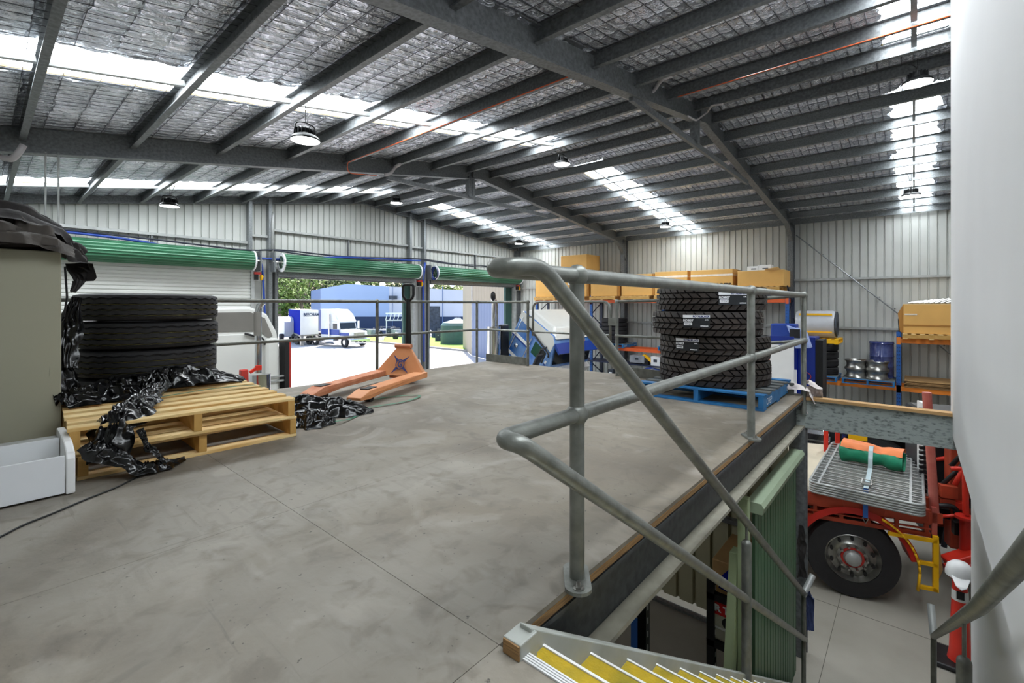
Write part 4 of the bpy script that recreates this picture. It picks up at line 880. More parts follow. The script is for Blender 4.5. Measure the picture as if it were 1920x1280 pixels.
# clutter under the lower beam, seen between gate and tyres
for (y, w, h_, z, m, lb, nm) in ((8.1, .3, .28, 1.45, 'junk3', 'grey machine casing under the orange rack beam', 'machine_case'), (7.35, .18, .34, 1.4, 'white', 'white upright box under the orange rack beam', 'small_box'), (6.9, .2, .3, 1.4, 'card_light', 'small pale carton under the orange rack beam', 'small_box'), (6.2, .25, .3, 1.5, 'card_light', 'tan carton left of the block-tread tyres under the beam', 'small_box'), (5.8, .22, .34, 1.45, 'card', 'brown carton just left of the block-tread tyres', 'small_box')):
    T = thing(nm, lb, 'box', (16.9, y, z)); MB().box((-.2, -w, 0), (.2, w, h_)).build('carton', m, T, local=True, bevel=.01); MB().box((-.205, -.07, h_*.4), (-.2, .07, h_*.7)).build('print', 'junk2', T, local=True)
MB().box((16.6, 3.1, 1.36), (17.5, 13.0, 1.4)).build('shelf_board', 'rackdark', rk)
T = thing('power_saw', 'yellow and black power tool under the orange rack beam', 'power tool', (16.75, 7.75, 1.5)); MB().prism([(0, -.3, .05), (0, .05, .3), (0, .15, .26), (0, -.2, .0)], (.12, 0, 0)).build('tool_body', 'yellow', T, local=True, bevel=.01); MB().box((.0, -.1, -.1), (.15, .2, .05)).build('grip', 'black', T, local=True)
T = thing('blue_bin', 'bright blue folded sheet metal tray under the rack, left of the big tyres', 'bin', (16.2, 6.6, 1.0)); MB().prism([(0, .9, 0), (0, .95, .35), (0, .55, .28), (0, -1.0, .2), (0, -1.0, 0)], (.5, 0, 0)).build('tray_body', 'navy', T, local=True, bevel=.02); MB().prism([(-.02, .6, .02), (-.02, .62, .24), (-.02, -1.0, .18), (-.02, -1.0, .02)], (.02, 0, 0)).build('tray_front', 'bluehose', T, local=True)
T = thing('work_bench', 'dark cluttered work bench below the orange rack beam', 'bench', (16.3, 7.5, 0)); MB().box((16.2, 5.5, .9), (16.9, 9.3, .96)).build('bench_top', 'junk2', T)
for x in (16.25, 16.85):
    for y in (5.6, 9.2): MB().box((x-.03, y-.03, 0), (x+.03, y+.03, .9)).build('leg', 'junk2', T)
for i in range(9):
    y = 9.0-.32*i; T = thing('parts_box', 'small parts box on the work bench, %s from the left' % ORD[i], 'box', (16.4, y, .96), 0, 'small parts boxes along the work bench'); MB().box((-.12, -.11, 0), (.12, .11, .2+.08*(i % 3))).build('box_body', ('junk2', 'blacksteel', 'junk3')[i % 3], T, local=True, bevel=.01); MB().box((-.125, -.06, .05), (-.12, .06, .1)).build('tag', 'paper', T, local=True)
# tall blue cabinet and what stands round it
T = thing('locker', 'tall dark blue steel cabinet behind the platform corner', 'cabinet', (14.4, 2.0, 0))
MB().box((14.0, 1.9, 0), (14.7, 2.9, 2.86)).build('body', 'cabinetblue', T, bevel=.01); MB().box((14.0, 1.74, 0), (14.7, 1.9, 2.8)).build('side_panel', 'blacksteel', T, bevel=.01)
MB().box((13.985, 2.28, .0), (14.0, 2.3, 2.8)).build('door_gap', 'deepblue', T); MB().box((13.98, 2.3, 1.2), (14.0, 2.88, 2.0)).build('notice_panel', 'white', T)
tag(MB().tube([(13.978, 2.06+.07*math.cos(a*2.2), 1.95-.07*a+.05*math.sin(a*2.2)) for a in [i*.35 for i in range(46)]], .009, 6).build('coiled_hose', 'redbit', smooth=3.2), 'thin red coiled hose hanging on the blue cabinet', 'hose')
T = thing('dispenser', 'bright blue machine head with clear spout above the tyre stack', 'machine', (13.4, 2.3, 2.6))
MB().box((-.2, -.1, 0), (.2, .45, .62)).box((-.1, .0, -2.6), (.1, .3, 0)).build('machine_body', 'bluehose', T, local=True, bevel=.03); MB().prism([(-.24, .1, .6), (-.24, -.3, .45), (-.24, -.42, .05), (-.24, -.1, .02)], (.3, 0, 0)).build('spout', 'paleblue', T, local=True, bevel=.02); MB().box((-.26, -.2, .28), (-.2, .02, .5)).build('opening', 'black', T, local=True)
T = thing('notice_board', 'white board standing behind the block-tread tyres', 'board', (12.5, 2.5, 0)); MB().box((12.5, 2.12, 1.75), (12.54, 2.62, 2.75)).build('panel', 'white', T); MB().box((12.5, 2.12, 2.75), (12.54, 2.62, 2.95)).build('header', 'cabinetblue', T)
for y in (2.16, 2.58): MB().box((12.51, y-.02, 0), (12.55, y+.02, 1.75)).build('leg', 'steel', T)
# ================================================================ UNDER THE MEZZANINE
def slotted(x, y, z0, z1, root):
    u = MB().prism([(x, y, z0), (x+.06, y, z0), (x+.06, y+.008, z0), (x+.008, y+.008, z0), (x+.008, y+.06, z0), (x, y+.06, z0)], (0, 0, z1-z0)).build('upright', 'blacksteel', root); hb = MB()
    for k in range(int((z1-z0)/.09)): hb.box((x+.025, y-.001, z0+.03+.09*k), (x+.035, y, z0+.07+.09*k))
    hb.build('slot_row', 'white', u, kind='stuff')
sh = thing('shelving', 'black slotted-angle shelving crowded with goods below the mezzanine', 'shelving', (3, 1.6, 0))
for x in (2.0, 2.92): 
    for y in (1.35, 1.85): slotted(x, y, 0, 2.1, sh)
for z in (.5, 1.15, 1.8): MB().box((2.0, 1.35, z), (2.98, 1.91, z+.03)).build('shelf', 'blacksteel', sh)
MB().bar((2.4, 1.34, .3), (2.75, 1.34, 1.5), .04, .02).build('brace', 'blacksteel', sh)
sh2 = thing('shelving', 'black slotted-angle rack holding cartons beside the green partition', 'shelving', (4, 1.6, 0))
for x in (3.9, 4.7):
    for y in (.99, 1.22): slotted(x, y, 0, 1.5, sh2)
for z in (.42, .93, 1.31): MB().box((3.9, .99, z), (4.76, 1.28, z+.05)).build('shelf', 'blacksteel', sh2)
T = thing('storage_box', 'grey carton with a red printed band on the rack under the platform', 'box', (4.1, 1.1, 1.1)); MB().box((3.92, .99, 1.1), (4.3, 1.25, 1.305)).build('carton', 'plasticyellowed', T, bevel=.006); MB().box((3.915, .99, 1.2), (3.92, 1.25, 1.305)).build('red_band', 'redpack', T)
text('print', 'R TEX', .075, plane_M((3.913, 1.12, 1.25), (0, -1, 0), (0, 0, 1)), 'paper', T, bold=.004); MB().lathe([(.001, -.002), (.045, -.002), (.045, .002), (.001, .002)], (3.917, 1.12, 1.15), 16, Matrix.Rotation(PI/2, 3, 'Y')).build('badge', 'black', T)
T = thing('carton', 'tan carton with a torn blue label on top of the black rack', 'box', (4.2, 1.1, 1.36)); MB().box((3.95, 1.0, 1.36), (4.5, 1.25, 1.62)).build('carton_body', 'tan', T, bevel=.006); MB().prism([(3.947, 1.2, 1.4), (3.947, 1.05, 1.38), (3.947, 1.03, 1.55), (3.947, 1.12, 1.58), (3.947, 1.18, 1.5)], (.003, 0, 0)).build('label', 'deepblue', T)
T = thing('storage_box', 'dirty white plastic tub beneath the red-banded carton under the platform', 'box', (4.1, 1.1, .98)); MB().box((3.93, 1.0, .98), (4.3, 1.24, 1.08)).build('tub', 'plasticyellowed', T, bevel=.02); MB().box((3.925, .995, 1.08), (4.31, 1.245, 1.098)).build('lid', 'white', T)
for i, (x, m, lb) in enumerate(((2.1, 'drumblue', 'blue patterned sack at the foot of the black shelving'), (2.45, 'tan', 'brown carton with a torn side on the black shelving'))):
    T = thing('goods_box', lb, 'box', (x, 1.6, .53)); MB().box((x-.15, 1.38, .53), (x+.15, 1.75, .95)).build('body', m, T, bevel=.02); MB().box((x-.1, 1.375, .6), (x+.1, 1.38, .75)).build('label', 'paper', T)
tag(MB().prism([(3.25, .96, .0), (3.36, .96, 0), (3.36, 1.02, 0), (3.25, 1.02, 0)], (.42, .02, 1.86)).build('green_channel', 'palegreen', bevel=.004), 'pale green metal channel leaning beside the partition', 'channel')
tag(MB().box((3.62, .9, 0), (3.69, .97, 2.3)).build('door_post', 'palegreen', bevel=.004), 'pale beige square post at the near end of the green partition', 'post')
tag(MB().box((4.2, 2.0, 0), (4.28, 2.1, 2.4)).build('blue_post', 'rackblue', bevel=.004), 'blue steel post below the platform behind the partition', 'post')
T = thing('fuel_can', 'small red can hanging behind the green partition under the beam', 'can', (4.5, 2.0, 2.0)); MB().box((4.45, 1.95, 1.85), (4.6, 2.1, 2.1)).box((4.4, 1.98, 1.7), (4.44, 2.06, 2.4)).build('can_body', 'redpack', T, bevel=.01); MB().box((4.47, 1.94, 1.93), (4.58, 1.95, 2.0)).build('label', 'paper', T)
for lb, pts, r in (('thick black hose looping from the black shelving across the floor', [(2.9, 1.8, 1.3), (3.2, 2.0, 1.1), (3.6, 2.2, 1.45), (4.0, 2.1, 1.3), (4.3, 2.0, .5), (4.3, 2.0, .1)], .035), ('black hose sagging under the platform toward the carton rack', [(2.9, 1.8, 1.0), (3.2, 2.1, .75), (3.7, 2.2, .9), (4.2, 2.0, .7)], .03), ('black cables hanging in a loop from the platform beam', [(3.0, 1.6, 2.35), (2.9, 1.7, 1.7), (3.1, 1.8, 1.5), (3.2, 1.7, 2.3)], .02), ('second loop of black cable hanging under the platform beam', [(3.1, 1.5, 2.35), (3.3, 1.6, 1.7), (3.0, 1.7, 1.35), (2.85, 1.6, 2.3)], .018)):
    conduit('cable_loop', lb, 'cable', pts, r, 'black', .25)
T = thing('work_gloves', 'dark rags and hoses hanging on the edge of the green partition', 'rag', (5.45, .86, 1.4))
crumple('hanging_cloth', None, None, [(5.48, .86, 1.45), (5.49, .86, 1.25), (5.48, .86, 1.15), (5.49, .86, .92)], [.04, .1, .04, .09], [.04, .04, .03, .03], 51, 'darkcloth', root=T, nx=40, ny=16)
T = thing('added_fill_lamp', 'added unseen white lamp brightening the space below the mezzanine joists', 'lamp', (3.2, 3.2, 2.44)); MB().box((-.6, -.05, 0), (.6, .05, .06)).build('housing', 'white', T, local=True); MB().tube([(-.58, 0, -.01), (.58, 0, -.02)], .03, 8).build('tube', 'lens', T, local=True)  # unseen lamp added to brighten the space under the platform
# ================================================================ BOLLARD BY THE WHITE WALL
T = thing('bollard', 'orange-red traffic bollard on a black rubber base below the stair handrail', 'bollard', (0, 0, 0))
b0 = PZ(1800, 1240, .03); T.location = (b0.x, b0.y, 0)
MB().lathe([(.1, 0), (.085, .1), (.06, .75), (.055, .86), (.001, .88)], (0, 0, .05), 20).build('bollard_body', 'redcap', T, local=True, smooth=SM)
MB().lathe([(.066, .62), (.0665, .62), (.064, .72), (.0635, .72)], (0, 0, .05), 20).build('reflective_band', 'white', T, local=True); MB().box((-.2, -.2, 0), (.2, .2, .05)).build('rubber_base', 'black', T, local=True, bevel=.02); MB().box((-.075, -.03, .7), (-.07, .03, .78)).build('sticker', 'black', T, local=True)
T2 = thing('hard_hat', 'white cap with a long visor hung over the bollard top', 'cap', (b0.x, b0.y, .93))
cp = MB().lathe([(.001, .13), (.06, .12), (.1, .08), (.115, .02), (.115, -.02), (.108, -.02), (.1, .04), (.001, .115)], seg=20).build('crown', 'white', T2, local=True, smooth=SM)
MB().prism([(-.1, -.07, 0), (-.2, -.04, -.05), (-.22, .0, -.07), (-.2, .04, -.05), (-.1, .07, 0)], (0, 0, .008)).build('visor', 'white', T2, local=True)
# ================================================================ RED TIPPER TRUCK BELOW THE STAIR
tk = thing('flatbed_truck', 'red flatbed truck with yellow step frame parked below the stair', 'truck', (7.237, .561, 0), math.radians(-75))
# local frame: x forward (right in view), y away from the stair, z up
def wheel(parent, x, y, R=.5, w=.28, s=-1, hub='steel', name='wheel', nut=True):
    M = Matrix.Rotation(PI/2, 3, 'X'); c = (x, y, R)
    o = MB().lathe([(R*.58, -.0), (R*.62, .01), (R*.8, -.015), (R*.93, .0), (R*.985, .03), (R, .06), (R, w-.06), (R*.97, w-.01), (R*.6, w)], (x, y+w, R), 56, M).build(name, 'rubber', parent, local=True, smooth=.6)
    MB().lathe([(R*.6, .005), (R*.58, -.005), (R*.56, .02), (R*.5, .07), (R*.42, .06), (R*.36, .05), (R*.33, .035), (R*.2, .03), (.001, .03)], (x, y, R), 48, Matrix.Rotation(-PI/2, 3, 'X')).build('rim', hub, o, local=True, smooth=.5)
    MB().lathe([(.001, -.06), (R*.1, -.055), (R*.17, -.03), (R*.19, .02), (R*.19, .04)], (x, y, R), 24, Matrix.Rotation(-PI/2, 3, 'X')).build('hub_cap', 'galv_light' if hub == 'steel' else hub, o, local=True, smooth=SM)
    MB().lathe([(R*.2, .02), (R*.25, .02), (R*.25, .028), (R*.2, .04)], (x, y, R), 24, Matrix.Rotation(-PI/2, 3, 'X')).build('hub_ring', 'red', o, local=True) if hub == 'steel' else None
    if nut:
        for k in range(10):
            a = 2*PI*k/10; MB().lathe([(.001, -.035), (.014, -.035), (.018, 0), (.018, .04)], (x+R*.29*math.cos(a), y, R+R*.29*math.sin(a)), 6, Matrix.Rotation(-PI/2, 3, 'X')).build('wheel_nut', 'steel', o, local=True)
        h = MB()
        for k in range(10): a = 2*PI*(k+.5)/10; h.lathe([(.001, 0), (.028, 0), (.028, .01), (.001, .01)], (x+R*.46*math.cos(a), y+.052, R+R*.46*math.sin(a)), 10, Matrix.Rotation(PI/2, 3, 'X') @ Matrix.Scale(.7, 3, (1, 0, 0)))
        h.build('hand_holes', 'black', o, local=True, kind='stuff')
    return o
wheel(tk, -.02, 0, .5, .28); wheel(tk, -1.25, 0, .5, .28, nut=False); wheel(tk, -.02, 2.1, .5, .28, nut=False)
MB().box((-4, .02, 1.2), (.72, 2.55, 1.25)).build('deck', 'deckply', tk, local=True)
MB().box((-4, -.02, 1.1), (.74, .03, 1.262)).box((-4, -.01, 1.02), (.74, .02, 1.035)).build('side_rail', 'deckred', tk, local=True)
for i in range(4): MB().box((-.55-.0+.42*i, -.03, 1.12), (-.42+.42*i, -.02, 1.24)).build('rope_pocket', 'deckred', tk, local=True)
MB().box((-4, -.0, .93), (.74, .05, .98)).build('lower_rail', 'deckred', tk, local=True)
for i in range(7): MB().box((-1.0+.28*i, .0, .98), (-.96+.28*i, .04, 1.1)).build('rail_strut', 'deckred', tk, local=True)
for y in (.9, 1.6): MB().box((-4, y, .75), (2.2, y+.1, 1.1)).build('chassis_rail', 'deckred', tk, local=True)
gp = [(math.cos(a)*.58, math.sin(a)*.58) for a in [math.radians(d) for d in range(12, 172, 8)]]
fg_ = MB(); k_ = []
for (cx, cz) in gp: k_ += [(cx-.02, -.03, cz+.5), (cx-.02, .3, cz+.5), (cx*1.05-.02, .3, cz*1.05+.5), (cx*1.05-.02, -.03, cz*1.05+.5)]
k2_ = []
for (cx, cz) in gp: k2_ += [(cx-.02, -.05, cz+.5), (cx*1.14-.02, -.05, cz*1.14+.5)]
MB().add(k2_, [(2*i, 2*i+1, 2*i+3, 2*i+2) for i in range(len(gp)-1)]).build('mudguard_lip', 'red', tk, local=True)
n = len(gp); fg_.add(k_, [(4*i+a, 4*i+(a+1) % 4, 4*i+4+(a+1) % 4, 4*i+4+a) for i in range(n-1) for a in range(4)]).build('mudguard', 'red', tk, local=True, smooth=.6)
gs = MB(); Y_ = -.055
arc = [(math.cos(math.radians(d))*.64-.02, math.sin(math.radians(d))*.64+.5) for d in range(64, -1, -7)]
for (xa, za), (xb, zb_) in zip(arc[:-1]+[arc[-1]], arc[1:]+[(.6, .3)]): gs.bar((xa, Y_-.01, za), (xb, Y_-.01, zb_), .02, .04, (0, 1, 0))
gs.build('step_arch', 'yellow', tk, local=True, smooth=3.2)
MB().box((.74, Y_-.02, .33), (.79, Y_+.02, .98)).build('step_post', 'yellow', tk, local=True)
for z, a in ((.9, .32), (.62, .6), (.33, .6)): MB().box((a, Y_-.02, z), (.78, Y_+.02, z+.04)).build('step_rung', 'yellow', tk, local=True)
MB().box((.74, -.03, .98), (.79, .02, 1.3)).build('headboard_post', 'redpale', tk, local=True)
MB().tube([(.79, .06, 1.2), (.73, .1, 2.64)], .045, 12).build('headboard_tube', 'redpale', tk, local=True, smooth=SM)
MB().prism([(.78, .04, .3), (.86, .04, .55), (.82, .04, .95), (.8, .04, .3)], (0, .02, 0)).build('mud_flap', 'tan', tk, local=True)
# far-side frame with the yellow plate
for x in (-.0, .16): MB().box((x-.03, 2.1, 1.25), (x+.03, 2.16, 1.75)).build('frame_upright', 'redbright', tk, local=True)
MB().box((-.03, 2.1, 1.72), (1.3, 2.16, 1.76)).build('frame_rail', 'redbright', tk, local=True); MB().box((.1, 2.1, 1.25), (1.3, 2.16, 1.4)).build('frame_rail', 'deckred', tk, local=True)
MB().box((.3, 2.07, 1.5), (.55, 2.095, 1.74)).build('number_plate', 'yellow', tk, local=True)
# crane base, hoses and jib in front of the headboard
MB().box((1.1, .6, .6), (1.3, .8, 2.3)).build('crane_column', 'deckred', tk, local=True, bevel=.02)
MB().box((1.3, .9, 1.5), (1.5, 1.1, 2.6)).build('crane_mast', 'red', tk, local=True, bevel=.02)
MB().tube([(1.12, .2, 1.2), (1.1, .2, 2.4)], .03, 12).build('cylinder_rod', 'redbright', tk, local=True, smooth=SM)
MB().tube([(1.12, .2, .7), (1.12, .2, 1.15)], .06, 14).lathe([(.001, 0), (.1, 0), (.1, .03), (.001, .03)], (1.12, .2, 1.15), 16).build('cylinder_barrel', 'red', tk, local=True, smooth=SM)
MB().bar((.95, .1, .55), (1.9, .3, 1.05), .2, .28).build('outrigger_arm', 'redbright', tk, local=True, bevel=.02)
MB().tube([(.9, .05, .55), (1.95, .2, .95)], .08, 16).build('outrigger_tube', 'red', tk, local=True, smooth=SM)
r_ = random.Random(5)
for i in range(16):
    a = Vector((.9+r_.random()*.8, .3+r_.random()*.8, .8+r_.random()*.9)); c = a+Vector((r_.uniform(-.3, .3), r_.uniform(-.2, .2), r_.uniform(-.4, .5)))
    MB().tube(fillet([a, (a+c)/2+Vector((.1, 0, .12)), c], .1), .02+.012*r_.random(), 8).build('hydraulic_hose', ('black', 'black', 'redbright', 'junk2')[i % 4], tk, local=True, smooth=3.2)
for i in range(12):
    a = Vector((.85+r_.random()*.7, .25+r_.random()*.6, .75+r_.random()*.6)); MB().cbox(a, (.08+.1*r_.random(), .1, .06+.1*r_.random())).build('valve_block', ('redbright', 'blacksteel', 'deckred')[i % 3], tk, local=True, bevel=.005)
MB().box((1.0, .9, .5), (2.2, 2.0, 2.2)).build('engine_block', 'blacksteel', tk, local=True, bevel=.05)
MB().tube([(1.55, .15, 1.4), (1.5, .15, 1.7), (1.6, .3, 1.95)], .12, 14).build('air_duct', 'junk2', tk, local=True, smooth=3.2)
MB().box((.95, 1.0, 1.1), (1.0, 1.25, 2.35)).build('rack_panel', 'white', tk, local=True)
ch = MB()
for i in range(18): ch.box((.9, .95, 1.15+.065*i), (.98, 1.0, 1.19+.065*i))
ch.build('chain', 'black', tk, local=True, kind='stuff')
# gates stacked on the deck
def gate_panel(i, lb):
    T = thing('steel_gate', lb, 'gate', (0, 0, 0)); x0, x1, y0, y1 = -.56, .56, .0, 2.3
    fr = fillet([(x0+.5, y0, 0), (x0, y0, 0), (x0, y1, 0), (x1, y1, 0), (x1, y0, 0), (x0+.4, y0, 0)], .09, 5)
    MB().tube(fr, .016, 8).build('gate_frame', 'galv_light', T, local=True, smooth=3.2)
    for k in range(14): y = y0+.12+k*(y1-y0-.2)/13; MB().box((x0, y-.011, -.006), (x1, y+.011, .006)).build('slat', 'galv_light', T, local=True)
    for x in (x0+.1, x1-.12): MB().box((x-.012, y0, -.012), (x+.012, y1, .012)).build('cross_bar', 'galv_light', T, local=True)
    return T
M_ = MW(tk); gl = ['topmost under the rolled tarpaulin', 'second from the top', 'third from the top', 'fourth from the top', 'fifth, resting on the deck']
g0_ = gate_panel(0, '')
for i in range(5):
    o = g0_ if i == 0 else copy_tree(g0_, (0, 0, 0)); o.location = (7.08, .47, 1.40-.03*i); o.rotation_euler = (0, 0, math.radians(-90)); o['label'] = 'galvanised slatted gate on the red truck deck, '+gl[i]; o['group'] = 'galvanised gates stacked on the truck deck'
tr_ = thing('rolled_tarpaulin', 'green and orange tarpaulin roll strapped on the stacked gates', 'tarpaulin', PZ(1636, 852, 1.55), math.atan2(.128-.751, 8.183-8.248))
def rollpart(nm, m, a0, a1, seed):
    nx, ny = 40, 28; n1 = noise2(nx, ny, 6, 5, seed); A = np.zeros((nx, ny, 3))
    for i in range(nx):
        x = -.35+.7*i/(nx-1); pinch = 1-.16*math.exp(-((x-.1)/.07)**2); sk_ = x*.06
        for j in range(ny): a = math.radians(a0+(a1-a0)*j/(ny-1)); r = (.155+(n1[i, j]-.5)*.03)*pinch; A[i, j] = (x, r*1.25*math.cos(a), r*math.sin(a)-(1-pinch)*.02)
    return grid(MB(), A).build(nm, m, tr_, local=True, smooth=3.2)
rollpart('green_layer', 'tarp_green', 150, 385, 61); rollpart('orange_layer', 'tarp_orange', 22, 152, 62)
MB().lathe([(.001, 0), (.05, .0), (.05, .01), (.09, .01), (.09, -.005), (.13, -.005), (.13, .01), (.15, .0)], (-.36, 0, 0), 20, Matrix.Rotation(-PI/2, 3, 'Y') @ Matrix.Scale(1.2, 3, (0, 1, 0))).build('roll_end', 'tarp_green', tr_, local=True)
rs_ = thing('ratchet_strap', 'grey and blue ratchet strap over the rolled tarpaulin and gates', 'strap', (7.2, .45, 1.25), math.radians(-90))
pts = [(0, 1.24, .2), (0, 1.2, .38), (0, 1.1, .445), (0, 1.0, .46), (0, .88, .43), (0, .81, .34), (0, .78, .22), (0, .2, .18), (0, .02, .175)]
s_ = MB()
for a, b in zip(pts[:-1], pts[1:]): s_.bar(a, Vector(b)*1.0, .05, .004)
s_.build('webbing', 'strap', rs_, local=True); MB().box((-.04, .1, .165), (.04, .2, .2)).tube([(-.05, .12, .19), (-.05, .22, .22), (.05, .22, .22), (.05, .12, .19)], .008, 6).build('ratchet', 'steel', rs_, local=True)
MB().bar((0, .04, .175), (0, -.035, .03), .05, .004).bar((0, -.045, .03), (0, -.045, -.17), .05, .004, (0, 1, 0)).build('tail', 'strapblue', rs_, local=True); MB().tube([(-.03, -.05, -.17), (0, -.05, -.24), (.03, -.05, -.17)], .007, 6).build('hook', 'steel', rs_, local=True)
# vehicle behind: black chassis with polished guards
bk = thing('prime_mover', 'black truck chassis with polished mudguards behind the red flatbed', 'truck', (11.2, 1.4, 0), math.radians(-85))
for x in (.87, 2.6):
    wheel(bk, x, 0, .56, .3, hub='chrome', nut=False)
    m_ = MB(); g2 = [(math.cos(math.radians(d))*.78, math.sin(math.radians(d))*.78) for d in range(5, 176, 9)]; kk = []
    for cx, cz in g2: kk += [(x+cx, -.04, .5+cz), (x+cx, .6, .5+cz)]
    m_.add(kk, [(2*i, 2*i+1, 2*i+3, 2*i+2) for i in range(len(g2)-1)]).build('mudguard', 'chrome', bk, local=True, smooth=.9)
    MB().tube([(x+.84, .1, .8), (x+.78, .1, 1.15)], .05, 10).build('guard_bracket', 'chrome', bk, local=True)
MB().box((-2.2, .4, .75), (2.5, .55, 1.05)).box((-2.2, 1.4, .75), (2.5, 1.55, 1.05)).build('chassis_rails', 'blacksteel', bk, local=True)
MB().box((-.5, -.25, .78), (.12, .35, 1.22)).build('fuel_tank', 'chrome', bk, local=True, bevel=.1); MB().box((-.52, -.27, .98), (.13, .2, 1.0)).build('tank_step', 'steel', bk, local=True)
MB().box((-2.8, -.1, 1.6), (-.9, .9, 1.64)).build('catwalk', 'galv_light', bk, local=True)
# ================================================================ TILTED BLUE TRUCK
BX0, BX1 = 12.3, 14.7
bt = thing('cab_over_truck', 'blue and white truck with its cab tilted forward, beyond the safety gate', 'truck', (13.4, 9.5, 0))
sid = [(935, 668), (949, 646), (980, 582), (1000, 577), (1044, 636), (1032, 668), (1024, 692), (1016, 700), (985, 690)]
side = [PX(x, y, BX0) for x, y in sid]
def cabin(poly, x0, x1, nm, m, **k): return MB().prism([(x0, p.y, p.z) for p in poly][::-1], (x1-x0, 0, 0)).build(nm, m, bt, **k)
A_, B_, C_, D_ = PX(949, 650, BX0), PX(980, 582, BX0), PX(1044, 636, BX0), PX(1012, 704, BX0)
dn = (A_-B_).normalized(); fwd_ = (C_-B_).normalized()
hgt, lng = (A_-B_).length, (C_-B_).length
def cp_(u, v): return B_ + dn*(u*hgt) + fwd_*(v*lng)     # u down the cab, v forward
dn = Vector((0, -.52, -.85)).normalized() if False else dn
def poly_uv(l): return [cp_(u, v) for u, v in l]
cabin(poly_uv([(0, .0), (.95, 0), (1.25, .1), (1.3, 1.0), (.62, 1.12), (.12, 1.0), (0, .9)]), BX0, BX1, 'cab_shell', 'truckblue', bevel=.05)
def panel(l, nm, m, off=.012, par=None):
    P = poly_uv(l); return MB().prism([(BX0-off, p.y, p.z) for p in P], (off-.001, 0, 0)).build(nm, m, par or bt)
panel([(0, 0), (.18, 0), (.34, 1.0), (.12, 1.0), (0, .9)], 'roof_panel', 'truckwhite')
for u0 in (.52, .98): panel([(u0, 0), (u0+.07, 0), (u0+.12, 1.02), (u0+.05, 1.02)], 'stripe', 'white', .016)
panel([(.6, 0), (.625, 0), (.68, 1.02), (.655, 1.02)], 'stripe', 'navy', .017)
d_ = panel([(.32, .52), (.4, .98), (1.2, .98), (1.2, .52)], 'door', 'truckblue', .02)
MB().prism([(BX0-.03, p.y, p.z) for p in poly_uv([(.36, .6), (.42, .94), (.68, .95), (.66, .6)])], (.012, 0, 0)).build('side_window', 'greenglass', d_)
MB().prism([(BX0-.032, p.y, p.z) for p in poly_uv([(.38, .78), (.42, .94), (.68, .95), (.67, .78)])], (.012, 0, 0)).build('window_divider', 'darkglass', d_)
MB().tube(fillet([cp_(.22, .3)+Vector((-.06, 0, 0)), cp_(.2, .36)+Vector((-.06, 0, 0)), cp_(.38, 1.0)+Vector((-.06, 0, 0)), cp_(.45, 1.03)+Vector((-.06, 0, 0))], .1), .03, 8).build('drip_rail', 'black', bt, smooth=3.2)
MB().tube([cp_(.95, .5)+Vector((-.05, 0, 0)), cp_(.35, .5)+Vector((-.05, 0, 0))], .02, 8).build('grab_rail', 'chrome', bt)
MB().tube([cp_(.95, .1)+Vector((-.05, 0, 0)), cp_(.1, .1)+Vector((-.05, 0, 0))], .015, 8).build('grab_rail', 'chrome', bt)
for u, v in ((.78, .22), (1.1, .62)): MB().ball(tuple(cp_(u, v)+Vector((-.03, 0, 0))), .08, 12, (.5, 1, 1)).build('marker_lamp', 'chrome', bt, smooth=SM)
mr = cp_(.62, .98)
MB().bar(mr+Vector((-.35, -.1, .3)), mr+Vector((-.35, .25, -.35)), .1, .28, (1, 0, 0)).build('mirror', 'black', bt, bevel=.03); MB().tube([mr+Vector((0, -.1, .5)), mr+Vector((-.35, -.12, .45)), mr+Vector((-.35, .1, 0))], .03, 8).build('mirror_arm', 'black', bt)
Ff = lambda u, v, x: cp_(u, v).copy() if x is None else Vector((x, cp_(u, v).y, cp_(u, v).z))
MB().add([Ff(.18, 1.035, BX0+.1), Ff(.18, 1.035, BX1-.1), Ff(.58, 1.125, BX1-.1), Ff(.58, 1.125, BX0+.1)], [(0, 1, 2, 3)]).build('windscreen', 'darkglass', bt)
MB().prism([Ff(.1, 1.02, BX0), Ff(.22, 1.2, BX0), Ff(.26, 1.18, BX0), Ff(.18, 1.02, BX0)], (BX1-BX0, 0, 0)).build('sun_visor', 'navy', bt)
MB().prism([Ff(.66, 1.1, BX0-.02), Ff(.7, 1.22, BX0-.02), Ff(1.3, 1.14, BX0-.02), Ff(1.3, 1.0, BX0-.02)], (BX1-BX0+.04, 0, 0)).build('front_panel', 'white', bt, bevel=.04)
# roof fairing (white, faces the platform)
MB().prism([Ff(0, .02, BX0+.05), Ff(-.12, .12, BX0+.25), Ff(-.12, .75, BX0+.25), Ff(.05, .98, BX0+.05)], (BX1-BX0-.3, 0, 0)).build('roof_fairing', 'truckwhite', bt, bevel=.06)
hn = cp_(-.02, .8); 
for x in (BX0+.9, BX0+1.4): MB().tube([Vector((x, cp_(-.08, .85).y-.1, cp_(-.08, .85).z+.1)), Vector((x, cp_(.0, 1.02).y-.15, cp_(.0, 1.02).z+.12))], .05, 10).build('air_horn', 'chrome', bt, smooth=SM); MB().ball((x, cp_(.05, 1.03).y-.1, cp_(.05, 1.03).z), .07).build('cab_lamp', 'orange2', bt, smooth=SM)
MB().box((13.2, 7.6, .7), (13.3, 13.5, 1.0)).box((14.0, 7.6, .7), (14.1, 13.5, 1.0)).build('chassis_rails', 'blacksteel', bt)
for y in (8.6, 12.4): 
    for x in (12.4, 14.5): MB().lathe([(.25, -.14), (.5, -.12), (.5, .12), (.25, .14)], (x, y, .5), 32, Matrix.Rotation(PI/2, 3, 'Y')).build('wheel', 'rubber', bt, smooth=SM)
e = PY(926, 640, 10.9); ex = Vector((e.x, 10.9, 0))
